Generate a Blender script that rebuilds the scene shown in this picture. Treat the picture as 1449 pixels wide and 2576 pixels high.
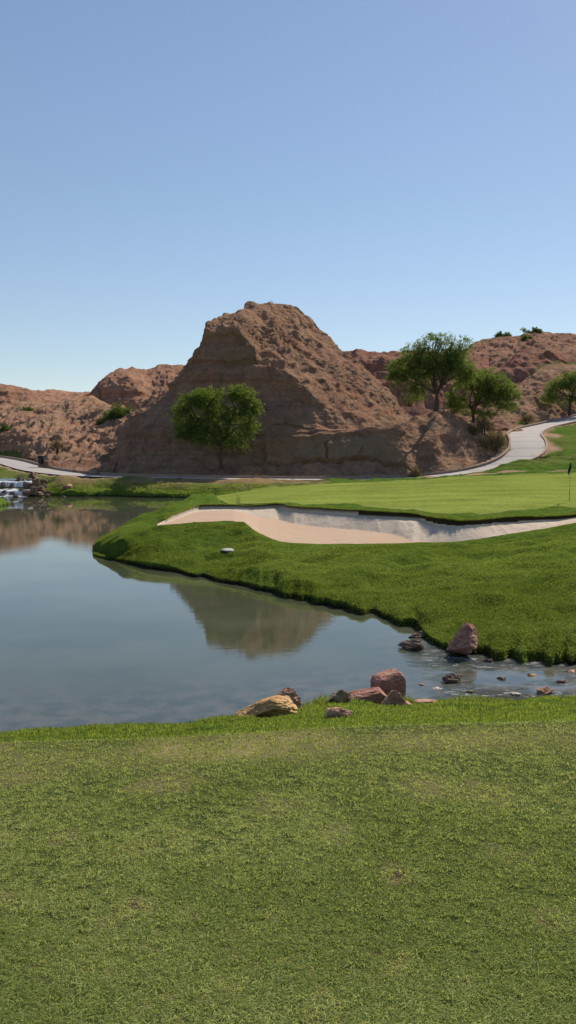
import bpy, math, random
import numpy as np
from mathutils import Vector
random.seed(7); rng = np.random.default_rng(11)
for o in list(bpy.data.objects): bpy.data.objects.remove(o)
SC = bpy.context.scene; COL = SC.collection
R = math.radians
# ------------------------------------------------------------------ camera, sky, sun, exposure
H = 3.1                      # eye height over the pond surface (z = 0)
F = 2143.0; CX = 724.5; CY = 1288.0; YH = 1144.0      # focal length / centre / horizon of a 1449 x 2576 picture
PITCH = math.atan((CY - YH) / F)
cam_d = bpy.data.cameras.new("camera"); cam = bpy.data.objects.new("camera", cam_d); COL.objects.link(cam)
cam.location = (0, 0, H); cam.rotation_euler = (R(90) - PITCH, 0, 0)
cam_d.sensor_fit = 'VERTICAL'; cam_d.sensor_height = 24.0; cam_d.lens = 24.0 * F / 2576.0
cam_d.clip_start = 0.05; cam_d.clip_end = 9000
SC.camera = cam
SUN_EL = R(41); SUN_AZ = R(33)       # azimuth measured from straight ahead (+Y) towards the right (+X)
w = bpy.data.worlds.new("World"); SC.world = w; w.use_nodes = True
nt = w.node_tree; nt.nodes.clear()
wo = nt.nodes.new('ShaderNodeOutputWorld'); bg = nt.nodes.new('ShaderNodeBackground'); sk = nt.nodes.new('ShaderNodeTexSky')
sk.sky_type = 'NISHITA'; sk.sun_disc = False; sk.sun_elevation = SUN_EL; sk.sun_rotation = SUN_AZ
sk.altitude = 300; sk.air_density = 1.05; sk.dust_density = 0.12; sk.ozone_density = 2.0
bg.inputs[1].default_value = 0.150
gm = nt.nodes.new('ShaderNodeGamma'); gm.inputs[1].default_value = 0.73
hs = nt.nodes.new('ShaderNodeHueSaturation'); hs.inputs['Saturation'].default_value = 1.14; hs.inputs['Hue'].default_value = 0.506
nt.links.new(sk.outputs[0], gm.inputs[0]); nt.links.new(gm.outputs[0], hs.inputs['Color']); nt.links.new(hs.outputs[0], bg.inputs[0]); nt.links.new(bg.outputs[0], wo.inputs[0])
sun_d = bpy.data.lights.new("sun", 'SUN'); sun = bpy.data.objects.new("sun", sun_d); COL.objects.link(sun)
sun_d.energy = 5.0; sun_d.angle = R(0.5); sun_d.color = (1.0, 0.91, 0.76)
SV = Vector((math.sin(SUN_AZ) * math.cos(SUN_EL), math.cos(SUN_AZ) * math.cos(SUN_EL), math.sin(SUN_EL)))
sun.rotation_euler = SV.to_track_quat('Z', 'Y').to_euler()
SC.view_settings.view_transform = 'Standard'; SC.view_settings.look = 'None'
SC.view_settings.exposure = 0.25; SC.view_settings.gamma = 1.0
SC.render.engine = 'CYCLES'
SC.render.resolution_x = 576; SC.render.resolution_y = 1024

# ------------------------------------------------------------------ helpers
cp, sp_ = math.cos(PITCH), math.sin(PITCH)
def ray(x, y):
    r = (np.asarray(x, float) - CX) / F; u = -(np.asarray(y, float) - CY) / F
    return r, cp + u * sp_, u * cp - sp_              # X, Y, Z direction
def atY(x, y, Y):                                     # world point at forward distance Y
    a, b, c = ray(x, y); s = np.asarray(Y, float) / b
    return a * s, b * s, H + c * s
def atZ(x, y, z):                                     # world point on the level z
    a, b, c = ray(x, y); s = (np.asarray(z, float) - H) / c
    return a * s, b * s, H + c * s
def V3(t): return np.array([float(t[0]), float(t[1]), float(t[2])])

def _hash(ix, iy, iz):
    n = (ix * 374761393 + iy * 668265263 + iz * 1274126177) & 0xffffffff
    n = ((n ^ (n >> 13)) * 1103515245) & 0xffffffff
    n = (n ^ (n >> 16)) & 0xffffffff
    return n.astype(np.float64) / 4294967295.0 * 2 - 1
def noise(x, y, z=0.0):
    x, y, z = np.broadcast_arrays(np.asarray(x, float), np.asarray(y, float), np.asarray(z, float))
    xi = np.floor(x).astype(np.int64); yi = np.floor(y).astype(np.int64); zi = np.floor(z).astype(np.int64)
    fx, fy, fz = x - xi, y - yi, z - zi
    ux, uy, uz = [t * t * t * (t * (t * 6 - 15) + 10) for t in (fx, fy, fz)]
    def L(a, b, t): return a + (b - a) * t
    c = [[[_hash(xi + i, yi + j, zi + k) for k in (0, 1)] for j in (0, 1)] for i in (0, 1)]
    a = [[L(c[0][j][k], c[1][j][k], ux) for k in (0, 1)] for j in (0, 1)]
    b = [L(a[0][k], a[1][k], uy) for k in (0, 1)]
    return L(b[0], b[1], uz)
def fbm(x, y, z=0.0, o=4, g=0.5):
    s = 0; a = 1.0
    for i in range(o):
        f = 2.03 ** i
        s = s + a * noise(x * f + 13.1 * i, y * f + 7.7 * i, np.asarray(z) * f + 3.3 * i); a *= g
    return s
def ridged(x, y, z=0.0, o=4, g=0.55):
    s = 0; a = 1.0
    for i in range(o):
        f = 2.07 ** i
        s = s + a * (1 - 2 * np.abs(noise(x * f + 5.1 * i, y * f + 9.7 * i, np.asarray(z) * f + 1.3 * i))); a *= g
    return s
def cells(x, y, z):
    """cellular noise: distance to the nearest seed, gap to the second, random value of the cell"""
    x, y, z = np.broadcast_arrays(np.asarray(x, float), np.asarray(y, float), np.asarray(z, float))
    xi = np.floor(x).astype(np.int64); yi = np.floor(y).astype(np.int64); zi = np.floor(z).astype(np.int64)
    f1 = np.full(x.shape, 9.); f2 = np.full(x.shape, 9.); idr = np.zeros(x.shape)
    for i in (-1, 0, 1):
        for j in (-1, 0, 1):
            for k in (-1, 0, 1):
                a, b_, c = xi + i, yi + j, zi + k
                h = _hash(a, b_, c); h2 = _hash(a + 57, b_ - 31, c + 11); h3 = _hash(a - 91, b_ + 17, c - 43)
                d = np.sqrt((a + .5 + .42 * h - x) ** 2 + (b_ + .5 + .42 * h2 - y) ** 2 + (c + .5 + .42 * h3 - z) ** 2)
                m = d < f1; f2 = np.where(m, f1, np.minimum(f2, d)); idr = np.where(m, h, idr); f1 = np.where(m, d, f1)
    return f1, f2 - f1, idr
def sstep(a, b, x):
    t = np.clip((x - a) / (b - a + 1e-9), 0, 1); return t * t * (3 - 2 * t)

def mesh_np(name, verts, faces, mat=None, parent=None, smooth=True, attrs=None):
    """faces: (n,k) array; one object"""
    me = bpy.data.meshes.new(name); verts = np.ascontiguousarray(verts, dtype=np.float32); faces = np.ascontiguousarray(faces, dtype=np.int32)
    n, k = faces.shape
    me.vertices.add(len(verts)); me.vertices.foreach_set('co', verts.ravel())
    me.loops.add(n * k); me.loops.foreach_set('vertex_index', faces.ravel())
    me.polygons.add(n); me.polygons.foreach_set('loop_start', np.arange(0, n * k, k, dtype=np.int32))
    me.polygons.foreach_set('loop_total', np.full(n, k, dtype=np.int32))
    me.update(calc_edges=True); me.validate()
    me.polygons.foreach_set('use_smooth', np.full(len(me.polygons), smooth))
    for an, av in (attrs or {}).items():
        at = me.attributes.new(an, 'FLOAT', 'POINT'); at.data.foreach_set('value', np.ascontiguousarray(av, dtype=np.float32))
    if mat: me.materials.append(mat)
    o = bpy.data.objects.new(name, me); COL.objects.link(o)
    if parent is not None: o.parent = parent
    return o
def tag(o, label=None, cat=None, group=None, kind=None):
    if label: o['label'] = label
    if cat: o['category'] = cat
    if group: o['group'] = group
    if kind: o['kind'] = kind
    return o
def struct(o): o['kind'] = 'structure'; return o
def empty(name, loc):
    o = bpy.data.objects.new(name, None); COL.objects.link(o); o.location = tuple(float(v) for v in loc); o.empty_display_size = .2
    return o
def gridfaces(nr, nc):
    i = np.arange(nr - 1)[:, None] * nc + np.arange(nc - 1)[None, :]
    return np.stack([i, i + 1, i + nc + 1, i + nc], -1).reshape(-1, 4)
def compact(verts, faces, attrs):
    used = np.unique(faces); m = np.full(len(verts), -1); m[used] = np.arange(len(used))
    return verts[used], m[faces], {k: v[used] for k, v in attrs.items()}

# ------------------------------------------------------------------ materials
class NB:
    def __init__(s, name):
        s.m = bpy.data.materials.new(name); s.m.use_nodes = True; s.t = s.m.node_tree; s.t.nodes.clear()
        s.o = s.t.nodes.new('ShaderNodeOutputMaterial')
    def n(s, ty, **kw):
        nd = s.t.nodes.new(ty)
        for k, v in kw.items():
            if k in nd.inputs: nd.inputs[k].default_value = v
            else: setattr(nd, k, v)
        return nd
    def l(s, a, b): s.t.links.new(a, b)
    def pos(s, scale=(1, 1, 1)):
        g = s.n('ShaderNodeNewGeometry'); mp = s.n('ShaderNodeMapping'); mp.inputs['Scale'].default_value = scale
        s.l(g.outputs['Position'], mp.inputs['Vector']); return mp.outputs[0]
    def noise(s, scale, detail=4, rough=.55, vec=None, dist=0):
        nd = s.n('ShaderNodeTexNoise'); nd.inputs['Scale'].default_value = scale; nd.inputs['Detail'].default_value = detail
        nd.inputs['Roughness'].default_value = rough; nd.inputs['Distortion'].default_value = dist
        s.l(vec if vec is not None else s.pos(), nd.inputs['Vector']); return nd.outputs['Fac']
    def ramp(s, fac, stops):
        r = s.n('ShaderNodeValToRGB'); e = r.color_ramp.elements
        while len(e) > 1: e.remove(e[0])
        for i, (p, c) in enumerate(stops):
            el = e[0] if i == 0 else e.new(p)
            el.position = p; el.color = (c[0], c[1], c[2], 1) if hasattr(c, '__len__') else (c, c, c, 1)
        s.l(fac, r.inputs[0]); return r.outputs[0]
    def mix(s, f, a, b, mode='MIX'):
        m = s.n('ShaderNodeMix'); m.data_type = 'RGBA'; m.blend_type = mode
        for inp, v in ((m.inputs[0], f), (m.inputs[6], a), (m.inputs[7], b)):
            if isinstance(v, bpy.types.NodeSocket): s.l(v, inp)
            elif hasattr(v, '__len__'): inp.default_value = (v[0], v[1], v[2], 1)
            else: inp.default_value = v
        return m.outputs[2]
    def math(s, op, a, b=0.0, clamp=False):
        m = s.n('ShaderNodeMath'); m.operation = op; m.use_clamp = clamp
        for inp, v in ((m.inputs[0], a), (m.inputs[1], b)):
            if isinstance(v, bpy.types.NodeSocket): s.l(v, inp)
            else: inp.default_value = v
        return m.outputs[0]
    def attr(s, name):
        a = s.n('ShaderNodeAttribute'); a.attribute_name = name; return a.outputs['Fac']
    def bump(s, h, strength=.5, dist=.05, normal=None):
        b = s.n('ShaderNodeBump'); b.inputs['Strength'].default_value = strength; b.inputs['Distance'].default_value = dist
        s.l(h, b.inputs['Height'])
        if normal is not None: s.l(normal, b.inputs['Normal'])
        return b.outputs[0]
    def pbr(s, col, rough=.9, normal=None, spec=.2, **kw):
        p = s.n('ShaderNodeBsdfPrincipled')
        if isinstance(col, bpy.types.NodeSocket): s.l(col, p.inputs['Base Color'])
        else: p.inputs['Base Color'].default_value = (*col, 1)
        if isinstance(rough, bpy.types.NodeSocket): s.l(rough, p.inputs['Roughness'])
        else: p.inputs['Roughness'].default_value = rough
        p.inputs['Specular IOR Level'].default_value = spec
        for k, v in kw.items(): p.inputs[k].default_value = v
        if normal is not None: s.l(normal, p.inputs['Normal'])
        s.l(p.outputs[0], s.o.inputs[0]); s.p = p; return s.m

def rock_hill_mat(name, c1, c2, c3, strata=.5):
    b = NB(name)
    big = b.noise(.12, 5, .6); mid = b.noise(1.1, 6, .65); fine = b.noise(6.0, 6, .7)
    st = b.noise(1.0, 4, .6, b.pos((.06, .06, 1.1)), 0)
    col = b.mix(b.ramp(big, [(.35, 0), (.65, 1)]), c1, c2)
    col = b.mix(b.math('MULTIPLY', b.ramp(st, [(.42, 0), (.6, 1)]), strata), col, c3)
    dark = b.ramp(mid, [(.3, .62), (.5, 1), (.75, 1.22)])
    col = b.mix(1.0, col, dark, 'MULTIPLY')
    col = b.mix(1.0, col, b.ramp(fine, [(.25, .6), (.5, 1), (.8, 1.3)]), 'MULTIPLY')
    lay = b.noise(1.0, 5, .7, b.pos((.12, .12, 3.2)), .6)
    col = b.mix(1.0, col, b.ramp(lay, [(.34, .74), (.44, 1), (.6, 1), (.72, 1.16)]), 'MULTIPLY')
    stn = b.noise(1.0, 4, .65, b.pos((.9, .9, .10)), .3)
    col = b.mix(1.0, col, b.ramp(stn, [(.33, .80), (.5, 1), (.7, 1.12)]), 'MULTIPLY')
    spk = b.n('ShaderNodeTexVoronoi'); spk.inputs['Scale'].default_value = 1.9; b.l(b.pos((.6, .8, 1.7)), spk.inputs['Vector'])
    col = b.mix(1.0, col, b.ramp(spk.outputs['Distance'], [(.03, .60), (.10, 1), (1, 1)]), 'MULTIPLY')
    # red oxide and pale gravel patches
    col = b.mix(b.math('MULTIPLY', b.ramp(b.noise(.5, 4, .6), [(.52, 0), (.68, 1)]), .45), col, (c2[0] * 1.02, c2[1] * .72, c2[2] * .62))
    col = b.mix(b.math('MULTIPLY', b.attr('buff'), b.ramp(mid, [(.3, .5), (.6, 1)])), col, (.40, .275, .165))
    gr = b.attr('green')
    gcol = b.mix(b.noise(3.0, 4), (.10, .14, .035), (.22, .20, .07))
    col = b.mix(gr, col, gcol)
    nrm = b.bump(b.noise(1.5, 9, .76, b.pos((.7, .8, 1.4))), .85, .70); nrm = b.bump(b.noise(6, 7, .8), .85, .24, nrm)
    return b.pbr(col, 1.0, nrm, .02)
M = {}
M['hill'] = rock_hill_mat('badlands_rock', (.385, .212, .138), (.465, .280, .188), (.48, .31, .185))
M['hill_far'] = rock_hill_mat('badlands_rock_red', (.385, .205, .132), (.435, .250, .168), (.42, .26, .17), .3)
M['hill_red'] = rock_hill_mat('badlands_rock_oxide', (.345, .160, .108), (.39, .205, .145), (.39, .22, .155), .3)

def grass_mat(name, lo, hi, dry, fine_scale=60., bumpd=.03, soil=True):
    b = NB(name)
    big = b.noise(.35, 4, .6); mid = b.noise(3.0, 5, .65); fine = b.noise(fine_scale, 4, .7)
    col = b.mix(b.ramp(mid, [(.3, 0), (.7, 1)]), lo, hi)
    col = b.mix(1.0, col, b.ramp(fine, [(.25, .55), (.5, 1), (.75, 1.35)]), 'MULTIPLY')
    col = b.mix(1.0, col, b.ramp(big, [(.3, .85), (.7, 1.12)]), 'MULTIPLY')
    if name == 'putting_turf': col = b.mix(1.0, col, b.ramp(b.noise(1.0, 4, .6, b.pos((.16, .75, 1))), [(.35, .84), (.5, 1), (.65, 1.12)]), 'MULTIPLY')
    d = b.attr('dry'); dn = b.math('MULTIPLY', d, b.ramp(mid, [(.25, .6), (.6, 1.25)]), True)
    col = b.mix(dn, col, dry)
    dirt = b.attr('dirt')
    dc = b.mix(b.noise(6, 5), (.30, .19, .125), (.40, .27, .19))
    col = b.mix(dirt, col, dc)
    col = b.mix(b.attr('wet'), col, (.022, .018, .011))  # near-black: undercut shade painted at the waterline, plus dark soil in the divots
    nrm = b.bump(b.noise(fine_scale * .5, 5, .7), .8, bumpd)
    return b.pbr(col, 1.0, nrm, .0)
M['rough'] = grass_mat('rough_turf', (.060, .110, .018), (.100, .155, .028), (.24, .165, .085), 25., .06)
M['green'] = grass_mat('putting_turf', (.165, .205, .040), (.205, .240, .055), (.2, .2, .08), 8., .004)
M['lawn'] = grass_mat('lawn_turf', (.030, .045, .014), (.055, .075, .024), (.24, .19, .10), 90., .01)

b = NB('bunker_sand')
f = b.attr('face')
c = b.mix(b.noise(.9, 4), (.43, .305, .222), (.485, .355, .262))
c = b.mix(f, c, b.mix(b.noise(2.5, 5), (.47, .385, .305), (.54, .455, .37)))
c = b.mix(1.0, c, b.ramp(b.noise(14, 5, .7), [(.3, .85), (.7, 1.12)]), 'MULTIPLY')
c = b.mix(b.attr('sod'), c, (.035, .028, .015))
ft = b.n('ShaderNodeTexVoronoi'); ft.inputs['Scale'].default_value = 1.7; b.l(b.pos(), ft.inputs['Vector'])
foot = b.math('MULTIPLY', b.ramp(ft.outputs['Distance'], [(.10, 0), (.22, 1), (1, 1)]), 1.0)
nn = b.bump(b.noise(1.0, 5, .6, b.pos((1.2, 14, 1))), .30, .05); nn = b.bump(foot, .35, .04, nn); nn = b.bump(b.noise(30, 4, .7), .4, .015, nn)
M['sand'] = b.pbr(c, 1.0, nn, .0)

b = NB('path_concrete')
c = b.mix(b.noise(.8, 6, .6), (.33, .295, .275), (.41, .375, .35))
c = b.mix(1.0, c, b.ramp(b.noise(12, 5, .7), [(.3, .86), (.7, 1.08)]), 'MULTIPLY')
c = b.mix(b.attr('joint'), c, (.16, .14, .13))
M['path'] = b.pbr(c, .9, b.bump(b.noise(25, 4), .3, .01), .2)
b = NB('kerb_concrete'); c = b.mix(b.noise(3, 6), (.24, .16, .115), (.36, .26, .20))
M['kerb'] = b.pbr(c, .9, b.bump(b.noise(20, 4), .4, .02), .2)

b = NB('pond_water')
pv = b.pos()
rip = b.noise(1.0, 3, .55, b.pos((1.6, 4.2, 1)), .4)
rip2 = b.noise(1.0, 4, .6, b.pos((7, 17, 1)), .3)
calm = b.ramp(b.noise(.09, 3, .5), [(.38, .35), (.62, 1)])
hgt = b.math('ADD', b.math('MULTIPLY', rip, .5), b.math('MULTIPLY', rip2, .18))
n1 = b.n('ShaderNodeBump'); n1.inputs['Distance'].default_value = .020
b.l(hgt, n1.inputs['Height']); b.l(b.math('MULTIPLY', calm, .10), n1.inputs['Strength'])
rif = b.attr('riffle')
n2 = b.n('ShaderNodeBump'); n2.inputs['Distance'].default_value = .16
b.l(b.noise(1.0, 4, .65, b.pos((5, 8, 1)), .6), n2.inputs['Height']); b.l(rif, n2.inputs['Strength']); b.l(n1.outputs[0], n2.inputs['Normal'])
c = b.mix(b.ramp(b.noise(.30, 5, .6), [(.38, 0), (.62, 1)]), (.050, .058, .033), (.078, .086, .054))
c = b.mix(b.attr('shallow'), c, b.mix(b.ramp(b.noise(3.0, 5, .6), [(.4, 0), (.6, 1)]), (.045, .055, .048), (.11, .10, .08)))
c = b.mix(b.math('MULTIPLY', rif, b.ramp(b.noise(1.0, 5, .75, b.pos((3.5, 9, 1)), .8), [(.55, 0), (.62, 1)])), c, (.75, .77, .78))
M['water'] = b.pbr(c, .0, n2.outputs[0], .5, IOR=1.333)
b = NB('white_water')
M['foam'] = b.pbr(b.mix(b.ramp(b.noise(1, 4, .6, b.pos((9, 2, 1.2))), [(.42, 0), (.6, 1)]), (.45, .47, .48), (.9, .9, .9)), .35, b.bump(b.noise(1, 4, .6, b.pos((10, 4, 3))), .7, .08), .5)

def boulder_mat(name, c1, c2, c3):
    b = NB(name)
    c = b.mix(b.ramp(b.noise(3.5, 5, .65), [(.35, 0), (.65, 1)]), c1, c2)
    c = b.mix(b.ramp(b.noise(1.0, 4, .6, b.pos((4, 4, 16)), 1.0), [(.5, 0), (.62, .8)]), c, c3)
    c = b.mix(1.0, c, b.ramp(b.noise(45, 5, .7), [(.3, .75), (.7, 1.2)]), 'MULTIPLY')
    nn = b.bump(b.noise(9, 8, .7), .6, .05); nn = b.bump(b.noise(60, 4, .7), .5, .006, nn)
    return b.pbr(c, .85, nn, .25)
M['rk_red'] = boulder_mat('boulder_red', (.26, .105, .075), (.36, .165, .12), (.46, .27, .20))
M['rk_tan'] = boulder_mat('boulder_tan', (.50, .28, .10), (.60, .37, .16), (.34, .19, .09))
M['rk_pink'] = boulder_mat('boulder_pink', (.44, .22, .14), (.56, .32, .21), (.26, .13, .09))
M['rk_dark'] = boulder_mat('boulder_wet', (.09, .06, .045), (.18, .12, .09), (.25, .17, .12))
M['rk_brown'] = boulder_mat('boulder_brown', (.16, .095, .065), (.28, .175, .12), (.10, .07, .05))
M['rk_olive'] = boulder_mat('boulder_olive', (.34, .22, .12), (.44, .30, .17), (.18, .12, .07))
M['rk_pale'] = boulder_mat('boulder_pale', (.5, .44, .36), (.62, .55, .46), (.4, .33, .26))

def leaf_mat(name, c1, c2, tr=.45, straw=None):
    b = NB(name)
    oi = b.attr('tone')
    c = b.mix(oi, c1, c2)
    if straw: c = b.mix(b.ramp(oi, [(.86, 0), (.94, 1)]), c, straw)
    d = b.n('ShaderNodeBsdfDiffuse'); t = b.n('ShaderNodeBsdfTranslucent'); ms = b.n('ShaderNodeMixShader'); ms.inputs[0].default_value = tr
    b.l(c, d.inputs[0]); b.l(b.mix(.5, c, (c2[0] * 1.6, c2[1] * 1.5, c2[2] * .6)), t.inputs[0])
    b.l(d.outputs[0], ms.inputs[1]); b.l(t.outputs[0], ms.inputs[2]); b.l(ms.outputs[0], b.o.inputs[0])
    return b.m
M['leaf'] = leaf_mat('mesquite_leaf', (.065, .105, .032), (.180, .240, .075), .48)
M['leaf_l'] = leaf_mat('mesquite_leaf_fresh', (.055, .098, .026), (.180, .240, .065), .42)
M['leaf_g'] = leaf_mat('bush_leaf', (.070, .110, .035), (.14, .19, .06), .35)
M['leaf_d'] = leaf_mat('dry_leaf', (.12, .095, .055), (.20, .17, .09), .2)
M['blade'] = leaf_mat('lawn_blade', (.100, .160, .042), (.540, .580, .240), .45, straw=(.50, .36, .20))
M['blade_r'] = leaf_mat('rough_blade', (.060, .105, .024), (.320, .390, .095), .42)
b = NB('bark'); M['bark'] = b.pbr(b.mix(b.noise(1, 5, .6, b.pos((14, 14, 3))), (.045, .032, .025), (.12, .09, .07)), .95, b.bump(b.noise(1, 5, .6, b.pos((18, 18, 4))), .6, .03), .1)
b = NB('black_plastic'); M['black'] = b.pbr(b.mix(b.noise(12, 3), (.012, .012, .013), (.025, .024, .024)), .5, None, .4)
b = NB('flag_cloth'); M['flag'] = b.pbr(b.mix(b.noise(20, 3), (.012, .012, .014), (.03, .03, .034)), .9, None, .1)
b = NB('pole_paint'); M['pole'] = b.pbr(b.ramp(b.attr('band'), [(0, (.02, .02, .018)), (.5, (.30, .33, .20)), (1, (.03, .03, .03))]), .4, None, .4)
b = NB('pale_cover'); M['cover'] = b.pbr(b.mix(b.noise(12, 4), (.36, .34, .27), (.46, .43, .35)), .8, b.bump(b.noise(30, 4), .3, .01), .2)

# ------------------------------------------------------------------ near lawn (this side of the pond)
def curve_world(pts, mode):                            # pts of (x, y, z|Y) -> sorted world X, Y, Z
    a = np.array(pts, float)
    X, Y, Z = (atZ if mode == 'z' else atY)(a[:, 0], a[:, 1], a[:, 2])
    i = np.argsort(X); return X[i], Y[i], Z[i]
SHX, SHY, _ = curve_world([(-900, 1905, 0), (-300, 1866, 0), (0, 1850, 0), (300, 1836, 0), (440, 1824, 0), (560, 1808, 0), (600, 1801, 0), (700, 1785, 0), (760, 1772, 0),
                           (820, 1758, 0), (950, 1762, 0), (1040, 1764, 0), (1100, 1763, 0), (1200, 1762, 0), (1300, 1760, 0), (1449, 1757, 0), (2300, 1750, 0)], 'z')
EDX, EDY, _ = curve_world([(-900, 1905, 1.33), (-300, 1882, 1.33), (0, 1864, 1.33), (300, 1855, 1.33), (500, 1846, 1.33), (600, 1842, 1.33), (800, 1828, 1.33), (1000, 1820, 1.33),
                           (1200, 1812, 1.33), (1449, 1806, 1.33), (2300, 1790, 1.33)], 'z')
def near_z(X, Y):
    e = np.interp(X, EDX, EDY); s = np.interp(X, SHX, SHY)
    base = 1.50 - .034 * np.clip(Y, -40, None)
    ze = 1.50 - .034 * e
    t = (Y - e) / (s - e)
    sl = ze * (1 - np.clip(t, 0, 1)) - .03 * np.sin(np.clip(t, 0, 1) * math.pi)
    # shoulder rounding, then the bank under water
    z = np.where(t < 0, base, np.where(t <= 1, sl, -(Y - s) * .45))
    rough = .05 * sstep(0, .3, t)
    z = z + rough * fbm(X * 1.6, Y * 1.6, 0, 4) + .012 * fbm(X * .7, Y * .7, 5, 2)
    return z
SPOTS = [(985, 2180, .10, .05), (480, 2285, .09, .04), (330, 2262, .10, .05), (180, 2450, .14, .05), (20, 2250, .13, .06), (270, 2310, .05, .03), (1000, 2430, .08, .04), (1180, 2470, .06, .03), (640, 2330, .06, .03), (860, 2080, .12, .07),
         (60, 1925, .22, .10), (420, 1935, .25, .12), (1130, 1960, .3, .12), (700, 1990, .2, .1), (1290, 2130, .15, .07), (150, 2080, .12, .06), (560, 2480, .10, .05), (1390, 2300, .08, .05), (820, 2540, .08, .04)]
def spots(X, Y):
    r_ = np.zeros(np.shape(X))
    for x, y, rx, ry in SPOTS:
        a_, b_, _c = atZ(x, y, 1.42); d_ = np.hypot((X - a_) / rx, (Y - b_) / (ry * 2)) + .45 * fbm(X * 9, Y * 9, 1, 2)
        r_ = np.maximum(r_, (1 - sstep(.2, 1.2, d_)) * (.9 if y > 2150 and rx < .11 else .42))
    return r_
xs = np.concatenate([np.linspace(-45, -7, 60), np.linspace(-6.9, 6.9, 420), np.linspace(7, 45, 60)])
ys = np.concatenate([np.linspace(-40, 1, 40), np.linspace(1.05, 16, 380)])
XX, YY = np.meshgrid(xs, ys)
ZZ = near_z(XX, YY)
t_e = (YY - np.interp(XX, EDX, EDY))
dry = sstep(.25, .75, fbm(XX * .8, YY * .8, 3, 4)) * .45
edge_dry = np.exp(-((t_e + .35) / .25) ** 2) * .4
V = np.stack([XX, YY, ZZ], -1).reshape(-1, 3); Fc = gridfaces(len(ys), len(xs))
cen_t = (t_e.ravel()[Fc].mean(1)); keep = ZZ.ravel()[Fc].max(1) > -1.2
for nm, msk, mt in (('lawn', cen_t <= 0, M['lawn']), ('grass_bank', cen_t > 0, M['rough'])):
    v, fc, at = compact(V, Fc[msk & keep], {'dry': np.clip((dry + edge_dry).ravel(), 0, 1) if nm == 'lawn' else dry.ravel() * .35, 'dirt': spots(XX, YY).ravel() * .7, 'wet': np.maximum((1 - sstep(.03, .10, ZZ)), .75 * sstep(.55, .85, spots(XX, YY))).ravel()})  # last mask: waterline shade painted near-black, and dark earth in the bare spots
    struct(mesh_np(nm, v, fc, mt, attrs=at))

# ------------------------------------------------------------------ far ground: peninsula, bunker, green, far bank
PATH = [(-420, 1128, 150), (-200, 1138, 128), (-60, 1148, 108), (10, 1158, 94), (60, 1172, 82), (110, 1184, 75.5), (200, 1194.5, 70.8), (300, 1199, 69.3), (450, 1202, 69), (600, 1204.5, 69), (800, 1206, 69),
        (940, 1205, 69), (1050, 1200.5, 69), (1150, 1191.5, 69.3), (1230, 1178, 70.3), (1290, 1160, 72), (1325, 1135, 75), (1328, 1110, 79), (1319, 1092, 84.5), (1345, 1078, 91), (1400, 1065, 97), (1449, 1053, 102), (1600, 1020, 116), (1800, 990, 130)]
pa = np.array(PATH, float); PX, PY, PZ = atY(pa[:, 0], pa[:, 1], pa[:, 2])
def resample(P, step):
    P = np.asarray(P); # catmull-rom
    out = []
    for i in range(len(P) - 1):
        p0 = P[max(i - 1, 0)]; p1 = P[i]; p2 = P[i + 1]; p3 = P[min(i + 2, len(P) - 1)]
        n = max(2, int(np.linalg.norm(p2 - p1) / step))
        for k in range(n):
            t = k / n
            out.append(.5 * ((2 * p1) + (-p0 + p2) * t + (2 * p0 - 5 * p1 + 4 * p2 - p3) * t * t + (-p0 + 3 * p1 - 3 * p2 + p3) * t ** 3))
    out.append(P[-1]); return np.array(out)
PC = resample(np.stack([PX, PY, PZ], 1), .5)
for _ in range(8): PC[1:-1] = PC[1:-1] * .5 + (PC[:-2] + PC[2:]) * .25
PW = np.full(len(PC), 1.55)

def col_curve(pts, mode, a):
    """control curve -> (Y(a), Z(a)) over azimuth columns a = X / Y"""
    p = np.array(pts, float); X, Y, Z = (atZ if mode == 'z' else atY)(p[:, 0], p[:, 1], p[:, 2])
    aa = X / Y; i = np.argsort(aa)
    return np.interp(a, aa[i], Y[i]), np.interp(a, aa[i], Z[i])
def smooth1(v, n):
    k = np.ones(n) / n; pv = np.pad(v, (n // 2, n - 1 - n // 2), mode='edge'); return np.convolve(pv, k, 'valid')

A = np.concatenate([np.linspace(-.95, -.37, 90), np.linspace(-.3695, .3695, 760), np.linspace(.37, .95, 90)])
shore = [(150, 1392, 0), (200, 1393, 0), (226, 1394, 0), (250, 1403, 0), (300, 1413, 0), (380, 1430, 0), (500, 1452, 0), (600, 1473, 0), (700, 1493, 0), (780, 1513, 0), (830, 1531, 0), (930, 1549, 0), (1000, 1566, 0),
         (1045, 1580, 0), (1062, 1600, 0), (1090, 1625, 0), (1110, 1641, 0), (1200, 1655, 0), (1300, 1665, 0), (1449, 1681, 0), (1800, 1720, 0), (2400, 1765, 0)]
front = [(226, 1392, .08), (300, 1352, .55), (350, 1332, .72), (392, 1322, .80), (450, 1317, .86), (500, 1313, .90), (560, 1310, .93), (590, 1311, .93), (615, 1319, .88), (650, 1342, .74), (700, 1361, .66), (740, 1366, .63), (800, 1368, .62), (900, 1368, .62),
         (1000, 1366, .62), (1140, 1363, .64), (1200, 1356, .70), (1250, 1348, .78), (1350, 1333, .95), (1449, 1317, 1.12), (1800, 1300, 1.3), (2400, 1290, 1.5)]
lip = [(226, 1391, .1), (300, 1345, .62), (350, 1325, .78), (395, 1318, .84), (420, 1305, .92), (460, 1286, 1.0), (500, 1273, 1.04), (560, 1271, 1.06), (640, 1272, 1.08), (700, 1269, 1.10), (740, 1275, 1.12), (820, 1281, 1.14), (950, 1289, 1.15), (1030, 1294, 1.15),
       (1058, 1296, 1.15), (1080, 1303, 1.15), (1105, 1310, 1.14), (1150, 1313, 1.13), (1200, 1311, 1.13), (1250, 1306, 1.14), (1300, 1303, 1.15), (1400, 1299, 1.17), (1449, 1297, 1.18), (1800, 1285, 1.3), (2400, 1275, 1.5)]
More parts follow.
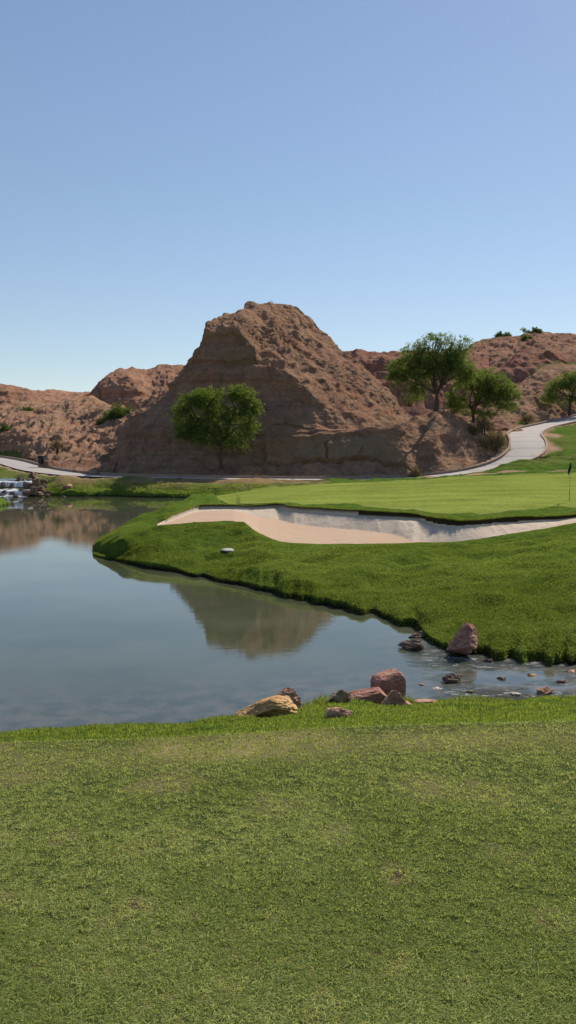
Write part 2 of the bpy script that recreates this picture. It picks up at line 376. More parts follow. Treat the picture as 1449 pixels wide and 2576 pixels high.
facew = [(226, .02), (395, .3), (460, .8), (500, 1.0), (560, 1.1), (640, 1.1), (680, 2.0), (740, 1.9), (900, 1.3), (990, 1.6), (1035, 3.0), (1060, 4.6), (1085, 4.4), (1120, 2.8), (1160, 1.7), (1250, 1.3), (1449, 1.2), (2400, 1.2)]
def at_x(pairs, a):
    p = np.array(pairs, float); return np.interp(a, (p[:, 0] - CX) / F, p[:, 1])
y_s, _ = col_curve(shore, 'z', A); y_s = y_s + (.30 * fbm(A * 60, 0 * A, 0, 3) ) * sstep(-.33, -.1, A)
y_f, z_f = col_curve(front, 'z', A); y_l, z_l = col_curve(lip, 'z', A)
TIP = -.232
y_f = np.maximum(y_f, y_s + .35); y_l = np.maximum(y_l, y_f + .05)
fw = np.minimum(at_x(facew, A), (y_l - y_f) * .85)
# green front (collar back edge) and green back edge
y_c = y_l + np.interp(A, [-.24, -.15, -.1, .02, .08, .18, .22, .35], [1.5, 1.2, 2.0, 4.0, 5.5, 4.0, 5.0, 7.5])
z_c = z_l - np.interp(A, [-.3, -.1, .05, .35], [.02, .06, .14, .20])
# left edge: the back shore of the peninsula (for a < -0.115) or the far slopes
bshore = [(226, 1391, 0), (240, 1378, 0), (260, 1366, 0), (300, 1345, 0), (350, 1318, 0), (400, 1298, 0), (450, 1277, 0), (490, 1262, 0), (560, 1240, 0), (640, 1222, 0)]
y_b, _ = col_curve(bshore, 'z', A)
right = A > -.115
NC = len(A)
# heights behind the collar
def far_pts(a):
    gb = np.interp(a, [(560 - CX) / F, (700 - CX) / F, (900 - CX) / F, (1050 - CX) / F, (1200 - CX) / F, (1300 - CX) / F, (1449 - CX) / F, .9], [48, 52, 54, 55, 56, 56, 56, 58])
    py = np.interp(a, [-.115, -.01, .083, .15, .22, .265, .34, .9], [1232, 1221, 1213, 1207, 1198, 1194, 1190, 1190])
    zg = H - (py - YH) / F * gb
    return gb, zg
y_g, z_g = far_pts(A)
xA = A * F + CX
y_bb = np.minimum(y_b, 56)
gmix = sstep(500, 720, xA)
yg_l = np.interp(xA, [478, 560, 640, 700, 760], [55.5, 53.0, 54.5, 55.5, 55.5]); zg_l = np.interp(xA, [478, 520, 560, 640, 700, 760], [.10, .42, .62, .86, 1.02, 1.12])
m_ = 1 - sstep(680, 860, xA); y_g = yg_l * m_ + y_g * (1 - m_); z_g = zg_l * m_ + z_g * (1 - m_)
y_g = np.where(xA < 478, np.maximum(y_b - .5, y_l + 1.2), y_g)
y_c = np.where(xA < 600, y_c + (y_g - 1.0 - y_c) * (1 - sstep(500, 600, xA)), y_c)
y_c = np.minimum(y_c, y_g - .4); y_c = np.maximum(y_c, y_l + .25)
KN = np.stack([np.maximum(y_s - 2.5, 9), y_s, y_f, y_l, y_c, y_g, np.maximum(y_g + 2, 61.5), 0 * A + 72, 0 * A + 135])
KN = np.maximum.accumulate(KN + np.arange(9)[:, None] * 1e-3, axis=0)
NS = [8, 150, 80, 36, 90, 40, 100, 110]; RS = np.concatenate([[0], np.cumsum(NS)]); NRW = RS[-1] + 1
YYt = np.zeros((NRW, NC)); SEG = np.zeros(NRW, int)
for q_ in range(8):
    n_ = NS[q_]; t_ = np.linspace(0, 1, n_ + 1)[:, None]
    if q_ == 1: t_ = t_ ** 1.15
    YYt[RS[q_]:RS[q_ + 1] + 1] = KN[q_] + (KN[q_ + 1] - KN[q_]) * t_; SEG[RS[q_]:RS[q_ + 1]] = q_
SEG[-1] = 7
Zt = np.zeros((NRW, NC)); 
pathY = np.interp(A, PX / PY, PY); pathZ = np.interp(A, PX / PY, PZ)
reg = np.zeros((NRW, NC), int)             # 0 rough 1 bunker 2 green
FACE = np.zeros((NRW, NC)); XB = (392 - CX) / F
for j in range(NC):
    a = A[j]; ys_, yf, yl, yc, yg = y_s[j], y_f[j], y_l[j], y_c[j], y_g[j]; Yc = YYt[:, j]
    if a < TIP - .0005:
        Zt[:, j] = -1.0; continue
    tipf = float(sstep(TIP, TIP + .05, a))
    k = [ys_ - 2.5, ys_ - .02, ys_ + .10, ys_ + .9]; v = [-1.0, -.08, (.12 + .03 * float(noise(a * 20, 3.0))) * (.4 + .6 * tipf), .27 * (.3 + .7 * tipf)]
    k += [max(yf - 1.2, ys_ + 1.0), max(yf, ys_ + 1.2)]; v += [max(z_f[j] - .05, v[3]), z_f[j]]
    if a > XB:
        fl_ = float(sstep(0, .02, a - XB)); base = max(yl - fw[j], yf + .1); bz = z_f[j] - .02; steep = z_l[j] - .04 - .11 * fl_
        k += [yf + .12 * fl_, base, max(yl - fw[j] * .30, base + .01), yl - .10]; v += [z_f[j] - .05 * fl_, bz, max(bz, bz + (steep - bz) * .85), max(steep, bz)]
    k += [yl]; v += [z_l[j]]
    if a < -.115:
        yb = y_b[j]
        k += [yl + .25 * (yb - yl), yl + .6 * (yb - yl), yb - .25, yb, yb + 3, 200]; v += [z_l[j] * .97, z_l[j] * .68 + .05, .14, -.04, -1.0, -1.0]
    else:
        dr = 1 - float(sstep(700, 860, xA[j]))
        k += [yc, yg, yg + 2.5]; v += [z_c[j] if xA[j] > 600 else max(z_g[j], .3) * .5 + z_c[j] * .5, z_g[j], z_g[j] - dr * (.45 if xA[j] > 520 else .6)]
        if a < .23:
            k += [pathY[j] - 3, pathY[j] + 2, 140]; v += [(pathZ[j] - .12) if dr < .01 else z_g[j] * .6 * dr + (pathZ[j] - .12) * (1 - dr), pathZ[j], pathZ[j] - .3]
        else:
            mx = float(sstep(.232, .272, a))
            for (Yk, yk) in [(64, 1172), (72, 1140), (80, 1108), (90, 1078), (100, 1058), (140, 1000)]:
                zk = H - (yk - YH) / F * Yk; zp = float(np.interp(Yk, [yg + 2.5, pathY[j] - 3, pathY[j] + 2, 140], [z_g[j], pathZ[j] - .12, pathZ[j], pathZ[j] - .3]))
                k += [Yk]; v += [zk * mx + zp * (1 - mx)]
    k = np.maximum.accumulate(np.array(k) + np.arange(len(k)) * 1e-4)
    Zt[:, j] = np.interp(Yc, k, v)
    if a > XB:
        reg[SEG == 2, j] = 1; FACE[:, j] = np.clip(sstep(yl - fw[j] * 1.15, yl - fw[j] * .85, Yc) + .6 * float(sstep(1090, 1160, xA[j])), 0, 1)
    if a >= (500 - CX) / F: reg[SEG == 4, j] = 2
# soften across columns / rows (not across the bunker lip)
def blur(Z, axis, n):
    k = np.ones(n) / n; return np.apply_along_axis(lambda m: np.convolve(np.pad(m, (n // 2, n // 2), mode='edge'), k, 'valid'), axis, Z)
Zt = blur(Zt, 1, 5)
# far bank (left, behind the pond)
bank_shore = [(-1200, 1262, 0), (-400, 1254, 0), (-60, 1250, 0), (60, 1248, 0), (130, 1247, 0), (200, 1248, 0), (300, 1249, 0), (400, 1251, 0), (480, 1253, 0), (560, 1255, 0), (700, 1256, 0), (900, 1257, 0)]
yk_s, _ = col_curve(bank_shore, 'z', A); yk_s = yk_s + .5 * fbm(A * 50, 0 * A, 8, 3)
yk_p = np.interp(A, PX / PY, PY) - 1.6; zk_p = np.interp(A, PX / PY, PZ) - .06
Zk = np.zeros_like(Zt)
for j in range(NC):
    d = yk_p[j] - yk_s[j]
    Zk[:, j] = np.interp(YYt[:, j], [yk_s[j] - 3, yk_s[j] - .05, yk_s[j] + .12, yk_s[j] + min(d * .6, 2.6), yk_p[j] - min(.5, d * .15), yk_p[j] + 4, 140], [-1.2, -.05, .24, min(.90, zk_p[j] * .72), zk_p[j] - .04, zk_p[j], zk_p[j] + .6])
Zk = blur(Zk, 1, 5)
kfade = 1 - sstep(.05, .10, A)[None]
Zall = np.where(YYt > y_g[None] + .5, np.maximum(Zt, Zk * kfade + Zt * (1 - kfade)), Zt)
XXt = YYt * A[None]
# cascade channel carved in the far bank (left edge of the view)
CHX = [float(atY(x, 1245, 62)[0]) for x in (-60, 62)]
chan = sstep(CHX[0] - 1.5, CHX[0] - .4, XXt) * (1 - sstep(CHX[1] - .2, CHX[1] + 1.6, XXt)) * (YYt > 55) * (1 - sstep(73, 75, YYt))
chz = np.interp(YYt, [55, 62.5, 63.5, 65, 65.6, 67.5, 68.2, 75], [-1, -.6, .1, .2, .55, .6, .82, .9])
Zall = Zall * (1 - chan) + np.minimum(chz, Zall) * chan
# small grassy mound in front of the cascade at the left edge
mx_, my_, _ = atZ(-34, 1262, .25)
dm = np.hypot((XXt - float(mx_)) / 2.0, (YYt - float(my_)) / 4.0)
Zall = np.maximum(Zall, .70 - 1.4 * dm ** 1.6)
# carve the terrain to carry the path
def path_field(X, Y):
    best = np.full(X.shape, 1e9); bz = np.zeros(X.shape)
    for i in range(0, len(PC), 2):
        d = np.hypot(X - PC[i, 0], Y - PC[i, 1]); m = d < best
        best[m] = d[m]; bz[m] = PC[i, 2]
    return best, bz
msk = YYt > 60
pd = np.full(YYt.shape, 1e3); pz = np.zeros(YYt.shape)
pd[msk], pz[msk] = path_field(XXt[msk], YYt[msk])
cw = 1 - sstep(1.9, 4.5, pd)
Zall = Zall * (1 - cw) + (pz - .08) * cw
Zall = Zall + .15 * np.exp(-((pd - 2.15) / .4) ** 2) * (YYt < np.interp(A, PX / PY, PY)[None]) * sstep(260, 330, xA)[None] * (1 - sstep(850, 960, xA))[None]
# turf lumps
lump = fbm(XXt * 1.1, YYt * 1.1, 1, 4) * .05 + fbm(XXt * .5, YYt * .5, 4, 3) * .15 + ridged(XXt * 2.6, YYt * 1.6, 2, 3) * .010
nearw = sstep(0, 1.2, YYt - y_s[None]) * .8 + .2
mr = (reg == 0)
edgefade = sstep(0, 1.0, np.abs(YYt - y_f[None])) * sstep(0, 1.0, np.abs(YYt - y_l[None]))
Zall = Zall + np.where(mr, lump * nearw * (.25 + .75 * edgefade) * sstep(.9, 2.5, pd), 0)
Zall = Zall + np.where(reg == 1, .008 * fbm(XXt * 2, YYt * 2, 6, 4) + FACE * .010 * ridged(XXt * 3.2, YYt * 1.2, 7, 3) * sstep(0, .5, y_l[None] - YYt) + .012 * np.sin(YYt * 21 + 3 * fbm(XXt * .5, YYt * .5, 0, 2)) * (1 - FACE) * 0, 0)
dryf = sstep(1, 3.2, 8.5 - pd) * (.55 + .5 * fbm(XXt * .25, YYt * .25, 9, 3)) * (YYt > 58)
dryf = np.where((XXt < 3) & (YYt > 58), np.clip(sstep(.42, .85, Zall) * (.75 + .6 * fbm(XXt * .22, YYt * .3, 2, 3)), 0, 1), dryf * .22)
collar = np.exp(-((YYt - y_c[None]) / 1.2) ** 2) * .2
DRY = np.clip(dryf + collar * (.7 + fbm(XXt * .6, YYt * .6, 3, 3)) , 0, 1)
dirt = (1 - sstep(1.75, np.maximum(2.0, 2.4 + .6 * fbm(XXt * .8, YYt * .8, 3, 3)), pd)) * .9
# bare patches beside the path bend on the right and the bare shore strip left of it
for (x, y, Y, rx, ry) in ((1382, 1127, 76.0, .9, 1.8), (1385, 1090, 84, 1.3, 1.6), (1150, 1204, 60.5, 8, 1.3)):
    X_, Y_, Z_ = atY(x, y, Y); dirt = np.maximum(dirt, 1 - sstep(.6, 1.15, np.hypot((XXt - X_) / rx, (YYt - Y_) / ry) + .3 * fbm(XXt, YYt, 1, 3)))
beyond = (YYt > np.interp(A, PX / PY, PY)[None] + 1.5) & (A[None] < .26)
dirt = np.where(beyond, np.maximum(dirt, .95), dirt)
DRY = np.where(XXt < -18.5, DRY * .25, DRY)
lf = (XXt < -22) & (YYt > 90); dirt = np.where(lf, dirt * .3, dirt)
V = np.stack([XXt, YYt, Zall], -1).reshape(-1, 3); Fc = gridfaces(NRW, NC)
zc = Zall.ravel()[Fc].max(1); fr = reg.ravel()[Fc]
f0 = reg[:-1, :-1].ravel(); f1_ = reg[:-1, 1:].ravel()
iss = (f0 == 1) & (f1_ == 1); isg = (f0 == 2) & (f1_ == 2)
attrs = {'dry': DRY.ravel(), 'dirt': dirt.ravel(), 'face': FACE.ravel(), 'sod': ((np.abs(YYt - y_l[None]) < .07) & (xA[None] > 490)).astype(float).ravel(), 'wet': ((1 - sstep(.05, .13, Zall)) * (Zall > -2)).ravel()}  # last mask: shade of the shoreline undercut, painted into the soil colour
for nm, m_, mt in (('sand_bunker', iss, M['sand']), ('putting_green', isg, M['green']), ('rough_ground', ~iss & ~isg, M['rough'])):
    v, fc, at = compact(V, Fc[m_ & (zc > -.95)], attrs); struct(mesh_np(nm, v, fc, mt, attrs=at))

# sheet that reaches the horizon
rr = np.array([0, 20, 60, 120, 200, 400, 900, 2000, 4500.]); th = np.linspace(0, 2 * math.pi, 65)
gx = rr[:, None] * np.cos(th); gy = rr[:, None] * np.sin(th) + 40
gz = np.where(rr < 130, -1.3, np.where(rr < 250, .5, 1.0))[:, None] + 0 * gx
b = NB('desert_ground'); M['desert'] = b.pbr(b.mix(b.noise(.05, 5), (.30, .2, .14), (.38, .27, .2)), .95, b.bump(b.noise(.6, 6), .5, .3), .1)
struct(mesh_np('desert_ground', np.stack([gx, gy, gz], -1).reshape(-1, 3), gridfaces(len(rr), len(th)), M['desert']))

# ------------------------------------------------------------------ water
wx = np.concatenate([np.linspace(-130, -12, 30), np.linspace(-11.5, 11.5, 90), np.linspace(12, 60, 20)])
wy = np.concatenate([np.linspace(3.5, 22, 90), np.linspace(22.5, 66, 60)])
WX, WY = np.meshgrid(wx, wy)
rf = sstep(1.6, 3.2, WX) * (1 - sstep(13.2, 14.6, WY)) * np.clip(.45 + 1.1 * fbm(WX * .9, WY * 1.6, 2, 3), 0, 1)
shal = np.maximum(sstep(.8, 3.5, WX) * (1 - sstep(15, 19, WY)), (1 - sstep(.3, 2.6, WY - np.interp(WX, SHX, SHY))) * .7)
struct(mesh_np('pond_water', np.stack([WX, WY, 0 * WX], -1).reshape(-1, 3), gridfaces(len(wy), len(wx)), M['water'], attrs={'riffle': rf.ravel(), 'shallow': np.clip(shal, 0, 1).ravel()}))

# ------------------------------------------------------------------ cart path with kerbs
T = np.gradient(PC[:, :2], axis=0); T /= np.linalg.norm(T, axis=1)[:, None]; Nn = np.stack([-T[:, 1], T[:, 0]], 1)      # left of travel (towards +Y)
S = np.concatenate([[0], np.cumsum(np.linalg.norm(np.diff(PC[:, :2], axis=0), axis=1))])
def strip(name, offs, zs, mat, lo=0, hi=None, joint=False, s_from=None, closed=False, parent=None):
    st = 5 if joint else 1
    idx = np.arange(lo, hi if hi is not None else len(PC))
    P = PC[idx]; N_ = Nn[idx]; Sx = S[idx]
    if joint:
        s_new = np.arange(Sx[0], Sx[-1], .12)
        P = np.stack([np.interp(s_new, Sx, P[:, i]) for i in range(3)], 1); N_ = np.stack([np.interp(s_new, Sx, N_[:, i]) for i in range(2)], 1); Sx = s_new
    rows = []
    for o_, z_ in zip(offs, zs):
        rows.append(np.stack([P[:, 0] + N_[:, 0] * o_, P[:, 1] + N_[:, 1] * o_, P[:, 2] + z_], 1))
    v = np.concatenate(rows); f = gridfaces(len(rows), len(P))
    at = {'joint': np.tile(((Sx % 3.0) < .13).astype(float) * .8, len(rows))} if joint else None
    return mesh_np(name, v, f, mat, parent=parent, smooth=False, attrs=at)
pth = struct(strip('cart_path', (-1.55, -.8, 0, .8, 1.55), (0, .02, .03, .02, 0), M['path'], joint=True))
i0 = int(np.argmin(np.abs(PC[:, 0] - float(atY(1075, 1197, 66)[0])))); 
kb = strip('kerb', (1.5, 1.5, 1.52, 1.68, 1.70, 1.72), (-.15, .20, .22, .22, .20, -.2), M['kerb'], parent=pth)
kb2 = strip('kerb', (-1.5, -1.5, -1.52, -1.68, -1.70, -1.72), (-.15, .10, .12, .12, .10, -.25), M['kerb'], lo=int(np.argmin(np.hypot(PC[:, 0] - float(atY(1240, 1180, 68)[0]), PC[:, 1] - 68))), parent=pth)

# ------------------------------------------------------------------ hills
def hill(name, rows, x0, x1, nx, counts, mat, seed=0, rub=None, amp=1.0, cliff=None, extra=None, green=None, back=(14, 9), sm=7, fine=1.0):
    """rows: control curves (x, y, Y) from the foot to the ridge; each is real ground at its own distance"""
    xs = np.linspace(x0, x1, nx); pts = []; wr = []
    for r_ in rows:
        p = np.array(r_, float)
        yv = np.interp(xs, p[:, 0], p[:, 1]); Yv = np.interp(xs, p[:, 0], p[:, 2])
        yv = smooth1(yv, sm); Yv = smooth1(Yv, sm * 3)
        pts.append(np.stack(atY(xs, yv, Yv), 1))
    last = pts[-1]; rd = back[0]
    pts.append(last * [1, 1, 1] + [0, rd * .35, -rd * .08]); pts.append(last + [0, rd, -back[1]]); pts.append((last + [0, rd * 2.2, 0]) * [1, 1, 0] + [0, 0, -1.5])
    cnt = list(counts) + [16, 14, 10]
    rub = list(rub) + [1, 1, .5, .5]; cliff = list(cliff) + [0, 0, 0, 0][: len(pts) - len(cliff)]
    rub = rub[:len(pts)]
    P = []; Wr = []; Wc = []; VV = []
    for i in range(len(pts) - 1):
        n = cnt[i]
        for k in range(n + (1 if i == len(pts) - 2 else 0)):
            t = k / n
            P.append(pts[i] * (1 - t) + pts[i + 1] * t); Wr.append(rub[i] * (1 - t) + rub[i + 1] * t); Wc.append(cliff[i] * (1 - t) + cliff[i + 1] * t); VV.append(i + t)
    P = np.array(P); Wr = np.array(Wr)[:, None]; Wc = np.array(Wc)[:, None]; VV = np.array(VV)[:, None] + 0 * P[:, :, 0]
    P = np.stack([blur(P[:, :, i], 0, 5) for i in range(3)], -1) * .6 + P * .4
    dU = np.gradient(P, axis=1); dV = np.gradient(P, axis=0); N = np.cross(dU, dV); N /= np.linalg.norm(N, axis=2)[:, :, None] + 1e-9
    X, Y, Z = P[:, :, 0], P[:, :, 1], P[:, :, 2]; s = seed * 17.3; q = Y * .7
    big = fbm(X * .16 + s, q * .16, Z * .16, 4) * 1.1
    gul = -np.abs(fbm(X * .45 + s, q * .25, Z * .10, 3)) * 1.6 + .5
    d = big * .42 + gul * (.18 + .16 * Wr)
    wz = Z + .9 * fbm(X * .09 + s, q * .09, Z * .1, 2)
    strat = fbm(0 * X + s, 0 * X, wz * .85, 3)
    crack = np.exp(-(noise(X * .42 + s, q * .2, Z * .05) / .035) ** 2) * sstep(.0, .5, noise(X * .2 + s, 3.3, Z * .15))
    led = sstep(.05, .22, strat) - .5
    d = d + Wc * (.30 * strat + .28 * led + .14 * ridged(X * .6 + s, q * .4, Z * .12, 3) * .5 + .07 * fbm(X * 1.3, q, Z * .9 + s, 4) - .45 * crack)
    if fine:
        wx_ = X + .25 * fbm(X * 1.1, q, Z + s, 2); sc = fine
        f1, g1, r1 = cells((wx_ - .6 * Z) / (1.7 * sc) + s, q / (1.0 * sc), (Z + .25 * X) / (.62 * sc))
        f2_, g2, r2 = cells((wx_ - .6 * Z) / (.66 * sc), q / (.42 * sc) + s, (Z + .25 * X) / (.28 * sc))
        rb = sc * (np.maximum(r1, 0) * .13 * sstep(0, .25, g1) - .05 * (1 - sstep(0, .12, g1)) + np.maximum(r2, 0) * .11 * sstep(0, .3, g2) + .26 * ridged(X * .22 + s, q * .35, wz * 1.15 + .12 * X, 4, .6) * .6 + .14 * fbm(X * 1.6, q * 1.5 + s, Z * 2.4, 3) + np.abs(noise(X * 3.6 / sc, q * 4 / sc, Z * 5 / sc + s)) * .10 + .16 * ridged(X * .5 + s, q * .7, Z * .9, 3) * .5)
    else:
        rb = ridged(X * .55 + s, q * .8, Z * .8, 3) * .22 + np.abs(noise(X * 4.2, q * 5, Z * 5 + s)) * .16
    ero = .75 + .45 * fbm(X * .3 + s, q * .3, Z * .3, 2)
    dg = X + .8 * Z + .8 * fbm(X * .3, q * .3, Z * .3 + s, 2)
    rill = -np.abs(noise(dg * .55 + s, q * .25, (X - Z) * .07)) * .55 - np.abs(noise(dg * 1.5, q * .5, (X - Z) * .15 + s)) * .22
    d = d + Wr * (rb * ero + rill)
    buff = 0 * X
    if extra is not None:
        ex_, buff = extra(P, VV, xs[None] + 0 * X); d = d + ex_
    d = d * amp
    fade = np.ones(P.shape[0]); nb = counts[0]; fade[:nb] = np.linspace(.35, 1, nb)
    D = (d * fade[:, None])[:, :, None] * N
    P = P + D
    g = np.zeros(P.shape[:2]) if green is None else green(P, VV, xs[None] + 0 * X)
    P = P.reshape(-1, 3)
    return struct(mesh_np(name, P, gridfaces(len(Wr), nx)[:, ::-1] if False else gridfaces(len(Wr), nx), mat, attrs={'green': g.ravel(), 'buff': np.clip(buff, 0, 1).ravel()}))

# the big hill in the middle
def ledges(P, VV, xs):
    wv = VV + .05 * noise(xs * .03, 0 * xs) + .03 * noise(xs * .11, 0 * xs + 4)
    m = sstep(650, 700, xs) * (1 - sstep(1000, 1060, xs))
    e = -.45 * np.exp(-((wv - 1.97) / .045) ** 2) * m + .40 * sstep(2.0, 2.06, wv) * (1 - sstep(2.8, 3.2, wv)) * m
    for cx, wd, v0, v1, dp in ((820, 2.6, 2.0, 2.8, .9), (907, 2., 2.1, 2.4, .5), (680, 3, 4.4, 4.9, .4), (548, 7, 4.3, 4.9, .35)):
        e = e - .38 * dp * np.exp(-((xs - cx - 6 * noise(VV * 5, 0 * VV + cx)) / wd) ** 2) * sstep(v0, v0 + .1, wv) * (1 - sstep(v1, v1 + .1, wv))
    e = e + .5 * sstep(4.86, 4.93, wv) * (1 - sstep(5.0, 5.2, wv)) * sstep(505, 520, xs) * (1 - sstep(600, 640, xs))
    e = e - .35 * np.exp(-((wv - 3.55) / .05) ** 2) * np.exp(-((xs - 745) / 28) ** 2)
    bf = .9 * m * sstep(2.0, 2.08, wv) * (1 - sstep(2.9, 3.3, wv)) + .7 * np.exp(-((xs - 600) / 60) ** 2) * sstep(4.0, 4.3, wv) * (1 - sstep(4.95, 5.05, wv)) + .6 * np.exp(-((xs - 760) / 40) ** 2) * sstep(3.2, 3.5, wv) * (1 - sstep(3.9, 4.2, wv))
    return e, bf
hill('main_hill', [
    [(240, 1235, 70), (1100, 1235, 70)],
    [(240, 1205, 72), (300, 1197, 71.5), (420, 1198, 71), (560, 1194, 71.2), (700, 1200, 71), (900, 1202, 70.8), (1000, 1202, 70.6), (1100, 1206, 70)],
    [(240, 1204, 72.5), (290, 1180, 73.5), (350, 1140, 75), (450, 1125, 75.6), (560, 1130, 75.2), (680, 1150, 73.6), (820, 1153, 73), (950, 1156, 72.8), (1040, 1175, 72), (1100, 1202, 71)],
    [(240, 1203, 73), (290, 1172, 74), (350, 1100, 77.3), (450, 1050, 78), (560, 1050, 77.3), (680, 1110, 75), (720, 1105, 74.8), (820, 1100, 74.5), (950, 1105, 74.2), (1040, 1145, 73.2), (1100, 1200, 72)],
    [(240, 1202, 74), (300, 1150, 76), (350, 1070, 79), (420, 1000, 80.5), (470, 960, 80.5), (520, 930, 79.6), (620, 950, 79.2), (700, 1000, 77.6), (740, 1040, 76.6), (820, 1075, 76), (930, 1085, 75.8), (1040, 1135, 74.3), (1100, 1199, 73)],
    [(240, 1201, 75), (300, 1125, 78), (350, 1045, 81.5), (420, 985, 83), (470, 925, 83), (500, 870, 82.5), (517, 832, 82), (600, 824, 81.2), (625, 850, 80.8), (650, 903, 79.8), (720, 928, 79.2), (770, 972, 78.4), (800, 1008, 78), (860, 1030, 78), (930, 1058, 78), (1000, 1085, 77.5), (1050, 1130, 76.5), (1100, 1198, 74)],
    [(240, 1200, 76), (300, 1115, 80), (350, 1035, 83.5), (420, 980, 85), (470, 918, 85), (500, 858, 84.4), (517, 818, 84), (600, 810, 84.4), (660, 845, 86.5), (720, 855, 88.5), (800, 915, 88), (860, 958, 87), (930, 1005, 86), (1000, 1045, 84.5), (1050, 1110, 82), (1100, 1190, 78)],
    [(240, 1199, 77), (270, 1160, 79), (300, 1100, 82.5), (350, 1027, 86), (380, 1012, 86.5), (440, 966, 87), (464, 936, 87), (474, 905, 86.6), (490, 868, 86.3), (508, 838, 86), (517, 813, 86), (545, 808, 88), (600, 785, 91), (635, 763, 96), (700, 763, 99), (750, 768, 100), (780, 785, 100), (800, 808, 100), (830, 841, 100), (862, 877, 99), (900, 895, 96), (940, 936, 95), (1000, 990, 92.5), (1050, 1060, 89), (1100, 1180, 82)],
], 240, 1100, 700, [6, 60, 50, 60, 80, 60, 120], M['hill'], seed=1,
    rub=[.4, .85, .8, .30, .26, .7, 1.3, .6], cliff=[0, .2, .5, 1.0, 1.0, .8, .4, .1], amp=.85, sm=5, fine=.8, extra=ledges)
# the mound the large tree stands on
hill('tree_mound', [
    [(900, 1240, 70.5), (1180, 1215, 71.5), (1290, 1180, 75), (1310, 1120, 86), (1330, 1110, 90)],
    [(900, 1206, 71), (1000, 1201, 71.1), (1080, 1195, 71.4), (1150, 1185, 72.0), (1210, 1171, 73.2), (1250, 1155, 75), (1275, 1130, 78.5), (1285, 1100, 84), (1330, 1085, 92)],
    [(900, 1205, 71.8), (990, 1188, 72.2), (1030, 1165, 72.8), (1060, 1178, 72.6), (1100, 1155, 73.5), (1150, 1140, 74.5), (1210, 1140, 75.8), (1250, 1135, 77.5), (1280, 1110, 80), (1285, 1098, 85), (1330, 1084, 93)],
    [(900, 1204, 72.6), (960, 1150, 74.6), (1020, 1120, 75.5), (1060, 1120, 75.5), (1100, 1090, 76), (1150, 1085, 77.5), (1200, 1098, 79), (1250, 1120, 80), (1280, 1105, 83), (1330, 1083, 94)],
    [(900, 1205, 72), (950, 1115, 78), (1000, 1066, 80), (1050, 1040, 81), (1095, 1028, 81), (1130, 1038, 82), (1180, 1060, 84), (1220, 1075, 86), (1250, 1085, 87), (1280, 1090, 88), (1330, 1082, 95)],
], 900, 1330, 300, [6, 40, 46, 46], M['hill'], seed=2, rub=[.4, .6, .8, .6, .5], cliff=[0, 0, .2, .3, 0], amp=.75, back=(12, 4), fine=.7)
# rubble slope to the left of the big hill
hill('left_slope', [
    [(-500, 1165, 120), (0, 1150, 118), (60, 1180, 98), (90, 1200, 82), (300, 1235, 71), (480, 1235, 71)],
    [(-500, 1140, 122), (0, 1137, 120), (52, 1142, 110), (72, 1155, 98), (90, 1168, 87), (130, 1181, 77.5), (200, 1191, 72), (300, 1199, 70), (480, 1202, 70)],
    [(-500, 1110, 126), (0, 1118, 123), (50, 1104, 119), (100, 1112, 110), (150, 1120, 97), (200, 1140, 88), (300, 1150, 80), (480, 1140, 79)],
    [(-500, 1080, 132), (0, 1092, 127), (50, 1090, 122), (110, 1088, 119), (150, 1080, 115), (220, 1090, 105), (300, 1085, 96), (360, 1060, 90), (480, 1000, 88)],
    [(-500, 1040, 145), (0, 1050, 142), (60, 1040, 142), (150, 1045, 136), (220, 1048, 126), (300, 1045, 115), (360, 1030, 104), (420, 985, 96), (480, 950, 92)],
    [(-500, 1010, 165), (0, 1025, 162), (60, 1012, 160), (150, 1010, 158), (190, 1000, 156), (240, 1000, 150), (275, 1016, 140), (350, 1024, 122), (400, 996, 108), (440, 974, 102), (480, 960, 98)],
], -500, 480, 520, [6, 36, 44, 44, 36], M['hill'], seed=3, rub=[.4, .7, .8, .9, .9, .6], cliff=[0, .3, 1.1, .3, .3, .2], amp=1.0, back=(20, 6), fine=.8,
    green=lambda P, VV, xs: sstep(.3, .6, VV) * (1 - sstep(1.12, 1.22, VV)) * (1 - sstep(45, 60, xs)))
# rounded red hill behind the left slope
hill('round_hill', [
    [(200, 1060, 150), (620, 1060, 150)],
    [(200, 1020, 156), (230, 1012, 156), (262, 1028, 154), (330, 1032, 152), (400, 1015, 152), (620, 1020, 152)],
    [(200, 1012, 160), (238, 990, 158), (290, 985, 156), (340, 985, 156), (375, 1005, 158), (420, 985, 162), (620, 985, 165)],
    [(200, 1006, 164), (240, 978, 162), (265, 958, 160), (320, 950, 160), (350, 958, 161), (380, 970, 166), (430, 945, 172), (620, 950, 175)],
    [(200, 1004, 168), (226, 998, 170), (238, 984, 172), (250, 966, 175), (275, 935, 178), (300, 921, 180), (330, 920, 182), (368, 927, 184), (400, 916, 188), (430, 915, 188), (465, 918, 188), (620, 925, 190)],
], 200, 620, 260, [6, 26, 26, 40], M['hill_far'], seed=4, rub=[.5, .3, .5, .9, .5], cliff=[0, 1.0, 1.3, .6, .1], amp=.85, back=(30, 15))
hill('left_bluff', [
    [(-700, 1090, 165), (230, 1080, 165)],
    [(-700, 1040, 172), (-100, 1050, 172), (0, 1045, 172), (60, 1040, 170), (120, 1035, 170), (230, 1040, 172)],
    [(-700, 985, 182), (-100, 990, 180), (0, 1000, 178), (40, 1010, 176), (80, 1008, 178), (120, 1020, 178), (165, 1030, 178), (230, 1035, 180)],
    [(-700, 950, 190), (-300, 930, 190), (-100, 945, 190), (0, 962, 188), (18, 970, 188), (60, 977, 188), (80, 986, 186), (112, 1003, 184), (150, 1014, 182), (165, 1028, 182), (230, 1034, 184)],
], -700, 230, 300, [6, 30, 36], M['hill_far'], seed=5, rub=[.5, .5, .4, .4], cliff=[0, .8, 1.0, .5], amp=1.1, back=(36, 16))
